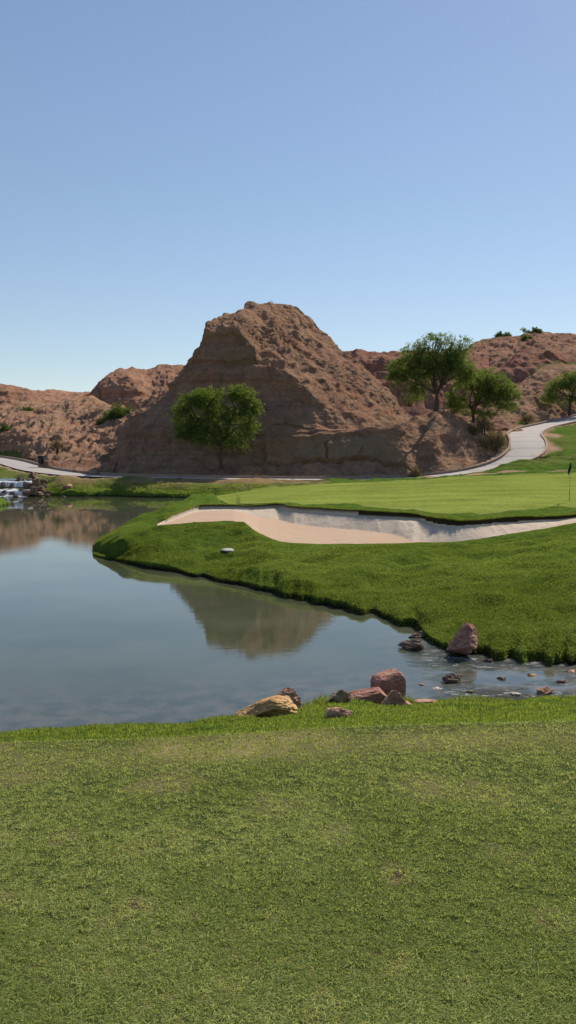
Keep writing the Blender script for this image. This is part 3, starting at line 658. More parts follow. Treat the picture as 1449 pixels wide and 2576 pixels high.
hill('far_plateau', [
    [(-900, 1080, 230), (600, 1080, 230)],
    [(-900, 1010, 245), (600, 1015, 245)],
    [(-900, 975, 300), (0, 980, 300), (80, 983, 300), (130, 980, 300), (180, 982, 300), (240, 985, 300), (600, 990, 300)],
], -900, 600, 320, [6, 60], M['hill_far'], seed=6, rub=[.5, 1.2, .6], cliff=[0, .5, .2], amp=1.2, back=(60, 20))
# red bluff behind the saddle
hill('red_bluff', [
    [(780, 1080, 128), (1230, 1080, 128)],
    [(780, 1010, 132), (930, 970, 134), (980, 975, 134), (1100, 990, 134), (1230, 1000, 134)],
    [(780, 950, 142), (900, 912, 142), (960, 905, 141), (1000, 905, 141), (1100, 915, 142), (1230, 940, 142)],
    [(780, 905, 152), (860, 888, 152), (890, 884, 152), (930, 881, 152), (960, 880, 152), (1000, 881, 152), (1050, 886, 152), (1100, 884, 154), (1230, 890, 156)],
], 780, 1230, 240, [6, 34, 30], M['hill_red'], seed=7, rub=[.4, .5, .5, .5], cliff=[0, 1.0, 1.0, .3], amp=1.0, back=(24, 12))
# right hills, far to near
ridge_far = [(1040, 925, 200), (1100, 900, 205), (1150, 880, 210), (1185, 862, 214), (1208, 853, 216), (1250, 847, 218), (1300, 844, 220), (1320, 839, 220), (1350, 836, 220), (1400, 836, 222), (1449, 838, 222), (1700, 830, 225), (2300, 850, 230)]
hill('right_hill', [
    [(1040, 1080, 140), (2300, 1080, 140)],
    [(1040, 1010, 150), (1150, 1010, 150), (1220, 1000, 150), (2300, 1000, 150)],
    [(1040, 975, 165), (1150, 960, 165), (1200, 950, 165), (1240, 930, 165), (1280, 915, 166), (1350, 900, 168), (1449, 890, 170), (2300, 900, 175)],
    [(1040, 950, 180), (1150, 925, 182), (1200, 905, 184), (1230, 895, 186), (1260, 885, 188), (1300, 890, 186), (1350, 880, 190), (1449, 875, 192), (2300, 880, 195)],
    [(1040, 935, 192), (1150, 895, 198), (1208, 868, 204), (1250, 860, 206), (1300, 860, 206), (1350, 852, 208), (1449, 855, 210), (2300, 865, 215)],
    ridge_far,
], 1040, 2300, 420, [6, 26, 34, 30, 26], M['hill_far'], seed=8, rub=[.5, .8, .9, .8, .9, .4], cliff=[0, .3, .5, 1.2, .6, .2], amp=1.3, back=(60, 20),
    green=lambda P, VV, xs: sstep(4.55, 4.9, VV) * sstep(1100, 1180, xs) * (1 - sstep(1255, 1300, xs)) * .8)
hill('right_spur', [
    [(1120, 1100, 112), (2200, 1080, 112)],
    [(1120, 1062, 116), (1200, 1040, 118), (1300, 1010, 118), (2200, 1000, 118)],
    [(1120, 1050, 122), (1200, 1020, 124), (1260, 975, 126), (1300, 950, 127), (1350, 935, 128), (1449, 930, 130), (2200, 930, 130)],
    [(1120, 1040, 128), (1200, 1000, 130), (1250, 950, 132), (1285, 905, 133), (1310, 890, 134), (1350, 892, 134), (1380, 885, 136), (1449, 910, 138), (2200, 915, 140)],
    [(1120, 1035, 134), (1160, 1018, 134), (1210, 985, 136), (1255, 938, 140), (1285, 898, 144), (1310, 882, 146), (1340, 876, 148), (1375, 877, 148), (1410, 887, 148), (1449, 901, 148), (1600, 915, 148), (2200, 900, 150)],
], 1120, 2200, 380, [6, 30, 40, 30], M['hill_red'], seed=9, rub=[.4, .6, .6, .4, .5], cliff=[0, .2, .5, 1.0, .4], amp=1.1, back=(30, 8))
hill('near_spur', [
    [(1160, 1120, 92), (1290, 1100, 92), (1449, 1080, 104), (2200, 1000, 140)],
    [(1160, 1085, 90), (1230, 1082, 90), (1280, 1079, 91.5), (1320, 1074, 95), (1380, 1060, 101), (1449, 1046, 107), (1600, 1010, 120), (2200, 930, 150)],
    [(1160, 1075, 94), (1230, 1062, 95), (1300, 1045, 99), (1380, 1030, 105), (1449, 1010, 110), (1600, 990, 122), (2200, 920, 152)],
    [(1160, 1068, 100), (1200, 1050, 102), (1260, 1020, 105), (1310, 990, 108), (1360, 965, 111), (1449, 960, 115), (1600, 950, 126), (2200, 910, 154)],
    [(1160, 1062, 106), (1195, 1045, 107), (1250, 1008, 112), (1300, 972, 116), (1340, 934, 120), (1362, 918, 122), (1400, 911, 124), (1449, 907, 126), (1600, 900, 134), (2200, 895, 158)],
], 1160, 2200, 460, [6, 30, 46, 56], M['hill'], seed=10, rub=[.4, .7, .8, .8, .4], cliff=[0, 0, .1, .2, 0], amp=.95, back=(22, 4), fine=.8,
    green=lambda P, VV, xs: np.clip(sstep(3.8, 3.97, VV) * sstep(1325, 1345, xs), 0, 1) * (VV < 4.6))

# ------------------------------------------------------------------ grass blades
def blades(name, X, Y, Z, hgt, wid, lean, mat, label, tone_lo=0., tone=None, two=True):
    n = len(X); ang = rng.uniform(0, 2 * math.pi, n); la = rng.uniform(0, 2 * math.pi, n)
    hh = hgt * rng.uniform(.5, 1.25, n); ww = wid * rng.uniform(.6, 1.3, n); ln = lean * rng.uniform(.2, 1.3, n) * hh
    dx, dy = np.cos(ang) * ww / 2, np.sin(ang) * ww / 2
    b0 = np.stack([X - dx, Y - dy, Z - .01], 1); b1 = np.stack([X + dx, Y + dy, Z - .01], 1)
    mx, my = X + np.cos(la) * ln * .35, Y + np.sin(la) * ln * .35
    m0 = np.stack([mx - dx * .8, my - dy * .8, Z + hh * .6], 1); m1 = np.stack([mx + dx * .8, my + dy * .8, Z + hh * .6], 1)
    tp = np.stack([X + np.cos(la) * ln, Y + np.sin(la) * ln, Z + hh * np.maximum(.35, 1 - .5 * lean * .6)], 1)
    v = np.stack([b0, b1, m1, m0, tp], 1).reshape(-1, 3)
    i = np.arange(n)[:, None] * 5
    f = np.concatenate([i + np.array([[0, 1, 2]]), i + np.array([[0, 2, 3]]), i + np.array([[3, 2, 4]])])
    tn = rng.uniform(0, 1, n) if tone is None else tone
    o = mesh_np(name, v, f, mat, smooth=True, attrs={'tone': np.repeat(np.clip(tn, 0, 1), 5)})
    return tag(o, label, 'grass', kind='stuff')
def view_sample(n, y0, y1, xpad=.06, power=1.0):
    """more blades where the ground is nearer"""
    u = rng.uniform(0, 1, n); Y = 1 / (1 / y0 + (1 / y1 - 1 / y0) * u); X = rng.uniform(-1, 1, n) * (.338 + xpad) * Y * 1.04 + 0
    return X, Y
X, Y = view_sample(1000000, 2.0, 6.6, .08)
e = np.interp(X, EDX, EDY); k = (Y < e + .02) & (Y > 1.6)
sp_v = spots(X, Y); kk = rng.uniform(0, 1, len(X)) > sp_v * .55; X, Y, k, sp_v = X[kk], Y[kk], k[kk], sp_v[kk]; patch = sstep(.05, .7, fbm(X * 1.1, Y * 1.1, 3, 4)) + sp_v; bare = fbm(X * 3.1, Y * 3.1, 5, 3)
k &= (bare < .9) | (rng.uniform(0, 1, len(X)) < .6); gp = noise(X * 38, Y * 38, 2.) + .6 * noise(X * 80, Y * 80, 5.); k &= (gp < .30) | (rng.uniform(0, 1, len(X)) < .25)
X, Y, patch = X[k], Y[k], patch[k]
tone = rng.beta(1.1, 2.0, len(X)) * .9 * (.75 + .5 * sstep(-.5, .5, fbm(X * .9, Y * .9, 12, 3))) + .4 * patch * rng.uniform(0, 1, len(X))
hl = .009 + .019 * sstep(-.5, .5, fbm(X * 22, Y * 22, 2, 2))
blades('lawn_grass', X, Y, near_z(X, Y), hl * .66, .0031, 2.2, M['blade'], 'close mown green and straw lawn grass in the foreground', tone=tone)
# bank on this side: longer, greener
n = 170000; X = rng.uniform(-6.5, 6.5, n); e = np.interp(X, EDX, EDY); s = np.interp(X, SHX, SHY)
Y = e + (s - e + .06) * rng.uniform(0, 1, n) ** .9; k = np.abs(X) < Y * .40; X, Y, e, s = X[k], Y[k], e[k], s[k]
t = (Y - e) / (s - e); clump = sstep(-.3, .6, fbm(X * 2.2, Y * 2.2, 7, 3)); rocky = np.exp(-((X - 1.2) / 2.2) ** 2)
hh = .020 + .036 * t * (.4 + .6 * clump) + .05 * sstep(.93, 1, t) * sstep(-.6, 1.0, X) * clump
blades('bank_grass', X, Y, near_z(X, Y), hh, .006, .8, M['blade_r'], 'uncut bright green grass along the near shore between the stones', tone=rng.beta(2, 2.8, len(X)) * (.30 + .5 * clump))
# rough on the peninsula
def terr_z(X, Y):
    a = X / Y; ja = np.interp(a, A, np.arange(NC)); kn = [np.interp(a, A, KN[q_]) for q_ in range(9)]; jy = np.zeros(len(a))
    for q_ in range(8):
        t_ = np.clip((Y - kn[q_]) / (kn[q_ + 1] - kn[q_]), 0, 1)
        if q_ == 1: t_ = t_ ** (1 / 1.15)
        jy = jy + t_ * NS[q_]
    j0 = np.clip(ja.astype(int), 0, NC - 2); i0 = np.clip(jy.astype(int), 0, NRW - 2); fa = ja - j0; fy = jy - i0
    z = Zall[i0, j0] * (1 - fa) * (1 - fy) + Zall[i0, j0 + 1] * fa * (1 - fy) + Zall[i0 + 1, j0] * (1 - fa) * fy + Zall[i0 + 1, j0 + 1] * fa * fy
    return z, reg[np.floor(jy).astype(int).clip(0, NRW - 1), np.round(ja).astype(int).clip(0, NC - 1)]
n = 820000; a = rng.uniform(-.25, .385, n); u = rng.uniform(0, 1, n)
ys_i = np.interp(a, A, y_s); yc_i = np.interp(a, A, np.minimum(y_c, 60)) + .4
Y = 1 / (1 / (ys_i - .02) + (1 / yc_i - 1 / (ys_i - .02)) * u); X = a * Y
z, rg = terr_z(X, Y); k = (rg == 0) & (z > .04 + .10 * noise(X * 1.4, Y * 1.4)); X, Y, z, ys_i = X[k], Y[k], z[k], ys_i[k]
t = sstep(0, 2.2, Y - ys_i); clump = sstep(-.4, .7, fbm(X * 1.3, Y * 1.3, 7, 4))
yl_i = np.interp(X / Y, A, y_l); yf_i = np.interp(X / Y, A, y_f)
bt = sstep(.1, 1.6, np.abs(Y - yf_i)) * sstep(.0, .6, np.abs(Y - yl_i)) 
hh = (.018 + .022 * clump * (1 - .5 * t)) * (.4 + .6 * bt) * np.where(Y > yl_i, .45, 1)
tn = rng.beta(2, 2.6, len(X)) * (.10 + .72 * sstep(-.4, .5, fbm(X * .5, Y * .5, 1, 4)) + .3 * sstep(.0, .6, fbm(X * 2.3, Y * 2.3, 3, 2)))
blades('rough_grass', X, Y, z, hh, .010, 1.6, M['blade_r'], 'long rough green grass covering the bank around the bunker', tone=tn)
n = 60000; a = rng.uniform(XB + .01, .385, n); X = a * 1.0; yl_ = np.interp(a, A, y_l); Y = yl_ + .02 + .30 * rng.uniform(0, 1, n) ** 1.6; X = a * Y
z, rg = terr_z(X, Y + .02)
blades('lip_grass', X, Y, z - .02, .10, .014, 1.7, M['blade_r'], 'shaggy grass overhanging the back lip of the sand bunker', tone=rng.beta(2, 3, n) * .7)
# far bank grass
n = 22000; a = rng.uniform(-.37, -.02, n); yk = np.interp(a, A, yk_s); Y = yk + rng.uniform(0, 1, n) ** 1.3 * 3.0; X = a * Y
z, rg = terr_z(X, Y); k = (z > 0) & (rg == 0) & (z < .95)
blades('shore_grass', X[k], Y[k], z[k], .07, .035, 1.6, M['blade_r'], 'green grass fringe along the far shore of the pond', tone=rng.beta(2, 2.6, k.sum()))

# ------------------------------------------------------------------ boulders
import bmesh
def rock(name, x, y, mode, val, w_px, h_px, mat, label, cat='rock', seed=0, sink=.25, group=None, depth=.8, rotz=0, tiltx=0, tilty=0, sub=5, planes=9, rug=.10, flat=None, prof=None, box=None):
    """x,y: foot centre in the picture; w/h its apparent size at that distance"""
    p = V3((atZ if mode == 'z' else atY)(x, y, val)); s = p[1] / F
    W, Hh = w_px * s, h_px * s
    bm = bmesh.new(); bmesh.ops.create_icosphere(bm, subdivisions=sub, radius=1)
    co = np.array([v.co[:] for v in bm.verts]); r2 = np.random.default_rng(seed)
    for i in range(planes + 5):                       # cut flat facets
        n = r2.normal(size=3); n[2] *= .8; n /= np.linalg.norm(n); dd = r2.uniform(.40, .70)
        q = co @ n; m = q > dd; co[m] -= (q[m] - dd)[:, None] * n
    if box: co = np.sign(co) * np.abs(co) ** box
    s0 = seed * 3.7
    nn = co / np.linalg.norm(co, axis=1)[:, None]
    f1, g1, r1 = cells(co[:, 0] * 2.1 + s0, co[:, 1] * 2.1, co[:, 2] * 3.4)
    co = co + nn * (rug * (.55 * fbm(co[:, 0] * 1.8 + s0, co[:, 1] * 1.8, co[:, 2] * 1.8, 4) + .55 * r1 * sstep(0, .12, g1) - .35 * (1 - sstep(0, .10, g1)) + .40 * ridged(co[:, 0] * 3 + s0, co[:, 1] * 3, co[:, 2] * 8, 5)))[:, None]
    if flat is not None: co[:, 2] = np.where(co[:, 2] > flat, flat + (co[:, 2] - flat) * .2, co[:, 2])
    mn, mx2 = co.min(0), co.max(0); co = (co - (mn + mx2) / 2) / (mx2 - mn)
    if prof is not None: pf_ = np.interp(co[:, 0], [p_[0] for p_ in prof], [p_[1] for p_ in prof]); co[:, 2] = -.5 + (co[:, 2] + .5) * pf_
    a, b_ = R(tiltx), R(tilty)
    co = co * [W, W * depth, Hh / (1 - sink)]
    ry = np.array([[math.cos(b_), 0, math.sin(b_)], [0, 1, 0], [-math.sin(b_), 0, math.cos(b_)]]); co = co @ ry.T
    rx = np.array([[1, 0, 0], [0, math.cos(a), -math.sin(a)], [0, math.sin(a), math.cos(a)]]); co = co @ rx.T
    co[:, 2] -= co[:, 2].min() + (co[:, 2].max() - co[:, 2].min()) * sink
    for v, c_ in zip(bm.verts, co): v.co = c_
    me = bpy.data.meshes.new(name); bm.to_mesh(me); bm.free(); me.materials.append(mat)
    me.polygons.foreach_set('use_smooth', np.full(len(me.polygons), False))
    o = bpy.data.objects.new(name, me); COL.objects.link(o); o.location = p; o.rotation_euler = (0, 0, R(rotz))
    return tag(o, label, cat, group)
G1 = 'boulders along the near shore'
def nz(x, y):                                     # ground height where the picture ray meets the near bank
    z = .3
    for _ in range(25):
        X_, Y_, _z = atZ(x, y, z); z = z * .6 + .4 * float(near_z(X_, Y_))
    return max(z, 0.0)
rock('boulder', 668, 1808, 'z', nz(672, 1804), 166, 60, M['rk_tan'], 'long tan boulder sloping down to the left on the grass, largest by the near shore', seed=21, depth=.6, sink=.06, group=G1, rug=.10, planes=0, box=.75, prof=[(-.5, .30), (-.3, .50), (-.05, .82), (.12, 1), (.35, .97), (.5, .72)])
rock('boulder', 726, 1776, 'z', nz(724, 1772), 70, 46, M['rk_pink'], 'small rounded pink brown boulder tucked behind the long tan one', seed=22, depth=.8, group=G1, sink=.2)
rock('boulder', 852, 1768, 'z', nz(852, 1763), 68, 38, M['rk_olive'], 'olive tan boulder with grass on it at the left end of the row of stones', seed=23, depth=.8, group=G1, sink=.2, rug=.14, prof=[(-.5, .45), (-.2, .9), (.1, 1), (.5, .7)])
rock('boulder', 922, 1768, 'z', nz(922, 1764), 110, 38, M['rk_red'], 'low flat topped red slab between the tan boulder and the upright block', seed=24, depth=.55, group=G1, sink=.15, box=.5, planes=-2, prof=[(-.5, .7), (0, .9), (.3, 1), (.5, .55)])
rock('boulder', 977, 1750, 'z', 0, 80, 68, M['rk_red'], 'upright dark red block of stone at the water edge, tallest in the row', seed=30, depth=.9, group=G1, sink=.12, planes=-3, rotz=14, rug=.07, box=.42, prof=[(-.5, .78), (0, .9), (.3, 1), (.5, .86)])
rock('boulder', 1001, 1780, 'z', nz(1000, 1776), 98, 50, M['rk_pink'], 'pointed pink brown boulder in front of the upright red block', seed=26, depth=.7, group=G1, sink=.15, rug=.13, prof=[(-.5, .25), (-.15, 1), (.02, .95), (.2, .55), (.5, .35)])
rock('flat_stone', 1072, 1768, 'z', nz(1072, 1768), 62, 10, M['rk_pink'], 'thin flat stone lying on the grass right of the pointed boulder', seed=27, depth=.5, group=G1, sink=.3, sub=3)
rock('boulder', 853, 1806, 'z', nz(853, 1803), 70, 28, M['rk_pink'], 'low angular reddish stone alone in the grass below the row', seed=28, depth=.6, group=G1, sink=.25, rug=.12)
rock('boulder', 1163, 1637, 'z', .08, 84, 76, M['rk_red'], 'leaning pointed red boulder in the grass on the far side of the stream', seed=35, depth=.8, sink=.10, planes=5, rug=.08, box=.75, prof=[(-.5, .22), (-.25, .5), (.0, .86), (.15, 1), (.4, .96), (.5, .8)])
rock('boulder', 1036, 1632, 'z', 0, 70, 22, M['rk_dark'], 'dark jagged wet rock in the water at the grassy point', seed=32, depth=.7, sink=.3, rug=.2)
rock('boulder', 1048, 1602, 'z', 0, 48, 14, M['rk_dark'], 'long low dark stone in the water behind the jagged wet rock', seed=33, depth=.7, sink=.3, rug=.12)
G2 = 'stones standing in the stream'
rock('stream_stone', 1138, 1714, 'z', 0, 58, 20, M['rk_brown'], 'knobbly brown stone in midstream below the leaning red boulder', seed=34, depth=.7, sink=.3, rug=.25, group=G2)
rock('stream_stone', 1372, 1743, 'z', 0, 46, 15, M['rk_pink'], 'pale stone in the stream near the right edge of the picture', seed=36, depth=.8, sink=.3, rug=.2, group=G2)
rock('stream_stone', 1226, 1664, 'z', 0, 34, 8, M['rk_dark'], 'small dark stone at the foot of the far stream bank', seed=37, depth=.8, sink=.4, rug=.2, group=G2)
rock('stream_stone', 1296, 1748, 'z', 0, 30, 6, M['rk_pale'], 'low pale stone just breaking the riffles of the stream', seed=38, depth=.8, sink=.4, rug=.2, group=G2, sub=3)
for i, (x, y, w_, h_, mt_, lb) in enumerate(((1100, 1733, 26, 5, 'rk_pale', 'tiny pale stone awash near the left end of the riffles'), (1182, 1741, 22, 5, 'rk_dark', 'tiny dark stone awash below the knobbly midstream stone'), (1262, 1709, 24, 6, 'rk_dark', 'small dark stone at the head of the sparkling riffle'),
        (1338, 1698, 28, 6, 'rk_tan', 'small tan stone on the far side of the sparkling riffle'), (1412, 1716, 30, 7, 'rk_dark', 'small dark stone in the riffle close to the right picture edge'), (1435, 1690, 26, 6, 'rk_pink', 'small pink stone under the far bank close to the right picture edge'), (1060, 1722, 20, 4, 'rk_tan', 'tiny tan stone awash right of the upright red block'))):
    rock('stream_stone', x, y, 'z', 0, w_, h_, M[mt_], lb, seed=80 + i, depth=.9, sink=.4, rug=.2, group=G2, sub=3)
rock('shore_stone', 371, 1307, 'z', 0.02, 12, 7, M['rk_pale'], 'single pale stone on the back shore of the grassy point', seed=39, sub=3)
rock('bank_stone', 171, 1228, 'Y', 65.0, 26, 12, M['rk_pink'], 'brown stone sitting alone on the far grass bank right of the cascade', seed=40, sub=3, sink=.3)
for i, (x, y, w_, h_, lb) in enumerate(((620, 1232, 9, 5, 'pale stone on the far bank, leftmost of three behind the green'), (629, 1231, 8, 7, 'pale stone on the far bank, middle of three behind the green'), (641, 1231, 7, 4, 'pale stone on the far bank, rightmost of three behind the green'))):
    rock('bank_stone', x, y, 'Y', 61.5, w_, h_, M['rk_pale'], lb, seed=50 + i, sub=2, group='pale stones on the far bank')

# ------------------------------------------------------------------ cascade at the left edge
def sheet(name, prof, x0, x1, mat, nx=40, wob=.12, seed=0):
    xs_ = np.linspace(x0, x1, nx); P = []
    pr = resample(np.array([[0, a_, b_] for a_, b_ in prof], float), .08)
    for p in pr:
        P.append(np.stack([xs_, p[1] + wob * fbm(xs_ * 1.5 + seed, 0 * xs_, 0, 3), p[2] + .03 * fbm(xs_ * 4, 0 * xs_ + p[1] * 4, seed, 3)], 1))
    P = np.array(P); return mesh_np(name, P.reshape(-1, 3), gridfaces(len(pr), nx), mat)
cx0, cx1 = CHX
wf = empty('waterfall', ((cx0 + cx1) / 2, 64, 0)); tag(wf, 'small white cascade tumbling over dark rocks into the pond', 'waterfall')
o = sheet('lower_fall', [(62.6, .02), (63.3, .04), (63.6, .25), (63.8, .42), (65.0, .46)], cx0, cx1 - .1, M['foam'], seed=1); o.location = -wf.location; o.parent = wf
o = sheet('upper_fall', [(65.0, .48), (65.5, .52), (65.7, .8), (65.9, 1.02), (66.6, 1.06)], cx0, cx1 - .5, M['foam'], seed=2); o.location = -wf.location; o.parent = wf
up = sheet('upper_pool', [(66.5, 1.065), (70, 1.08), (73, 1.09)], cx0 - 3, cx1 + .2, M['water'], wob=.02, seed=3); struct(up); up.name = 'stream_water'
rs = random.Random(5); G3 = 'dark rocks around the cascade'
side = ['left of the white water', 'in the middle of the white water', 'right of the white water']
spots = [(48, 1212, 66.5, 26, 18), (84, 1200, 68.5, 34, 17), (70, 1222, 65.5, 30, 16), (92, 1218, 65.6, 26, 20), (104, 1230, 64.6, 26, 14), (84, 1236, 63.8, 26, 18), (66, 1240, 63.0, 24, 12), (100, 1242, 63.0, 24, 10), (54, 1234, 64.0, 22, 12), (30, 1240, 63.0, 22, 10), (12, 1236, 63.4, 24, 9),
         (40, 1247, 62.2, 22, 9), (8, 1219, 65.4, 20, 12), (30, 1221, 65.3, 22, 13), (110, 1212, 66.6, 22, 12), (-10, 1242, 62.8, 24, 12), (-28, 1222, 65.4, 26, 16), (122, 1246, 62.8, 18, 7), (160, 1248, 62.5, 14, 4), (76, 1210, 67.2, 22, 14), (112, 1222, 65.6, 20, 10), (118, 1238, 63.8, 22, 9)]
lbl = ['dark rock at the upper right lip of the cascade', 'broad brown rock on the grass above the cascade', 'dark rock right beside the upper fall', 'tall dark rock in the pile right of the cascade', 'tilted slab on the grassy edge of the rock pile', 'rounded brown rock in the pile by the lower fall', 'rock splashed by the lower fall on its right', 'low rock at the water line right of the cascade',
       'dark wet rock between the upper and lower fall', 'wet rock in the middle of the lower fall', 'flat wet rock in the left half of the lower fall', 'small rock in the foam at the cascade foot', 'black rock splitting the upper fall near the picture edge', 'black rock splitting the upper fall at its middle', 'brown rock topping the pile right of the cascade', 'rock at the left foot of the cascade by the grassy mound',
       'rock closing the upper fall on its left', 'small stone at the shore just right of the rock pile', 'tiny low stone on the shore farther right of the rock pile', 'rock wedged behind the upper fall on the right', 'small slab leaning on the grass side of the rock pile', 'lowest slab on the grass side of the rock pile']
for i, ((x, y, Y, w_, h_), lb) in enumerate(zip(spots, lbl)):
    rock('cascade_rock', x, y + 3, 'Y', Y, w_ * (.72 if i in (8, 9, 10, 12, 13) else .9), h_ * (.72 if i in (8, 9, 10, 12, 13) else .9), M['rk_dark'] if i in (0, 2, 8, 9, 10, 11, 12, 13, 16) else (M['rk_brown']), lb, seed=60 + i, sub=4, sink=.3, group=G3, rug=.22, box=.75, planes=2, rotz=rs.uniform(0, 90), tilty=rs.uniform(-15, 15))

# ------------------------------------------------------------------ vegetation
def tube_mesh(paths, sides=7):
    """paths: list of (points (n,3), radii (n))"""
    vs = []; fs = []; off = 0
    for P, r in paths:
        P = np.asarray(P, float); r = np.asarray(r, float); n = len(P)
        T_ = np.gradient(P, axis=0); T_ /= np.linalg.norm(T_, axis=1)[:, None] + 1e-9
        ref = np.array([.31, .83, .46]); U = np.cross(T_, ref); U /= np.linalg.norm(U, axis=1)[:, None] + 1e-9; W_ = np.cross(T_, U)
        an = np.linspace(0, 2 * math.pi, sides, endpoint=False)
        ring = P[:, None] + r[:, None, None] * (np.cos(an)[None, :, None] * U[:, None] + np.sin(an)[None, :, None] * W_[:, None])
        vs.append(ring.reshape(-1, 3))
        i = np.arange(n - 1)[:, None] * sides + np.arange(sides)[None]; j = np.arange(n - 1)[:, None] * sides + (np.arange(sides)[None] + 1) % sides
        fs.append(np.stack([i, j, j + sides, i + sides], -1).reshape(-1, 4) + off); off += n * sides
    return np.concatenate(vs), np.concatenate(fs)
def bez(p0, p1, p2, n):
    t = np.linspace(0, 1, n)[:, None]; return (1 - t) ** 2 * p0 + 2 * t * (1 - t) * p1 + t * t * p2
def sprays(rg, centers, dirs, length, nl, lw, ll, droop=.5):
    """feathery sprays: leaflets along short drooping twigs"""
    n = len(centers); t = rg.uniform(0, 1, (n, nl)); L_ = length * rg.uniform(.6, 1.3, n)[:, None]
    d = dirs / (np.linalg.norm(dirs, axis=1)[:, None] + 1e-9)
    base = centers[:, None] + d[:, None] * (t * L_)[:, :, None]; base[:, :, 2] -= droop * (t ** 2) * L_
    base += rg.normal(0, .055, base.shape) * (length / .5)
    base = base.reshape(-1, 3); N_ = len(base)
    dr = np.repeat(d, nl, 0) * .8 + rg.normal(0, .75, (N_, 3)); dr[:, 2] -= .15; dr /= np.linalg.norm(dr, axis=1)[:, None]
    sd = np.cross(dr, rg.normal(size=(N_, 3))); sd /= np.linalg.norm(sd, axis=1)[:, None] + 1e-9
    l_ = (ll * rg.uniform(.6, 1.3, N_))[:, None]; w_ = (lw * rg.uniform(.6, 1.3, N_))[:, None]
    v = np.stack([base, base + dr * l_ * .5 + sd * w_ / 2, base + dr * l_, base + dr * l_ * .5 - sd * w_ / 2], 1).reshape(-1, 3)
    f = np.arange(N_)[:, None] * 4 + np.array([[0, 1, 2, 3]])
    return v, f
def tree(name, foot, Y, trunk_w, forks, lobes, label, cat='tree', mat='leaf', nspray=900, nl=22, seed=0, group=None, lw=.05, ll=.13, slen=.55, ground_dz=-.25, depthr=1.0, droop=.5, shell=.45):
    """foot (x, y); forks: picture points where limbs pass; lobes (x, y, rx, ry, dY) leaf masses"""
    rg = np.random.default_rng(seed); base = V3(atY(foot[0], foot[1], Y)); s = Y / F
    root = empty(name, base); tag(root, label, cat, group)
    def wp(x, y, dY=0): return V3(atY(x, y, Y + dY))
    b0 = base + [0, 0, ground_dz]; paths = []
    fpts = [wp(*f_) for f_ in forks]
    trunk_paths = []
    fork = fpts[0]
    midp = (b0 + fork) / 2 + [rg.uniform(-.12, .12), 0, 0]
    rt = trunk_w * s / 2
    pts = bez(b0, midp, fork, 9); rad = np.linspace(1.0, .62, 9) * rt; rad[0] *= 1.35; rad[1] *= 1.12
    trunk_paths.append((pts, rad))
    C = []; Dn = []
    tot = sum(l[2] * l[3] for l in lobes)
    for li, l in enumerate(lobes):
        c = wp(l[0], l[1], l[4] if len(l) > 4 else 0); rx, rz = l[2] * s, l[3] * s; ry = rx * .85 * depthr
        src = fpts[1 + li % (len(fpts) - 1)] if len(fpts) > 1 else fork
        # limb fork -> source -> lobe
        if len(fpts) > 1:
            limb = bez(fork, src, c + [0, 0, -rz * .2], 10)
        else: limb = bez(fork, (fork + c) / 2 + [0, 0, rz * .35], c, 10)
        limb = limb + np.sin(np.linspace(0, math.pi, 10))[:, None] * rg.normal(0, .10, 3)
        r0 = rt * (.46 if li < 4 else .3)
        trunk_paths.append((limb, np.linspace(r0, rt * .12, 10)))
        n = max(20, int(nspray * l[2] * l[3] / tot))
        # twigs
        for k in range(max(4, n // 45)):
            v = rg.normal(size=3); v /= np.linalg.norm(v); v[2] = abs(v[2]) * .9 - .15
            e_ = c + v * [rx, ry, rz] * rg.uniform(.75, 1.02); st_ = limb[rg.integers(5, 10)]
            tw = bez(st_, (st_ + e_) / 2 + rg.normal(0, .12, 3), e_, 6); paths.append((tw, np.linspace(rt * .16, .010, 6)))
        v = rg.normal(size=(n, 3)); v /= np.linalg.norm(v, axis=1)[:, None]
        rad_ = rg.uniform(0, 1, n) ** shell
        # uneven outline: noise-modulated radius + gaps
        nr = .82 + .28 * fbm(v[:, 0] * 2 + seed + li, v[:, 1] * 2, v[:, 2] * 2, 3)
        pos = c + v * np.array([rx, ry, rz]) * (rad_ * nr)[:, None]
        gap = fbm(pos[:, 0] * .9 + seed, pos[:, 1] * .9, pos[:, 2] * 1.2, 3) > -.22
        pos, v = pos[gap], v[gap]
        dd = v * [1, 1, .45] + rg.normal(0, .4, v.shape); dd[:, 2] += .12
        C.append(pos); Dn.append(dd)
    C = np.concatenate(C); Dn = np.concatenate(Dn)
    v, f = sprays(rg, C, Dn, slen, nl, lw, ll, droop)
    tone = np.repeat(np.clip(np.repeat(rg.beta(2, 2, len(C)), nl) + rg.normal(0, .15, len(C) * nl), 0, 1), 4)
    tv, tf = tube_mesh(trunk_paths, 8); bv, bf = tube_mesh(paths, 4)
    mesh_np('trunk', tv - base, tf, M['bark'], parent=root)
    mesh_np('branches', bv - base, bf, M['bark'], parent=root)
    mesh_np('crown', v - base, f, M[mat], parent=root, smooth=False, attrs={'tone': tone})
    return root
G5 = 'mesquite trees on the slopes'
tree('mesquite_tree', (557, 1174), 72.0, 10, [(556, 1125), (530, 1060), (575, 1040), (610, 1050), (480, 1040)],
     [(525, 1000, 58, 30, 0), (608, 996, 36, 30, .2), (575, 990, 34, 22, .5), (482, 1010, 38, 28, -.3), (455, 1030, 24, 14, .3), (470, 1062, 34, 34, .3), (556, 1046, 58, 40, .4), (626, 1032, 24, 26, -.2), (488, 1092, 46, 32, 0), (614, 1078, 34, 22, -.4), (545, 1092, 48, 34, .2), (592, 1108, 32, 20, -.5), (646, 1020, 14, 14, 0), (462, 1104, 24, 16, .1), (636, 1068, 16, 12, 0)],
     'round topped green tree standing alone against the shaded face of the big hill', mat='leaf_l', nspray=3100, nl=22, seed=3, group=G5, lw=.06, ll=.15, slen=.5)
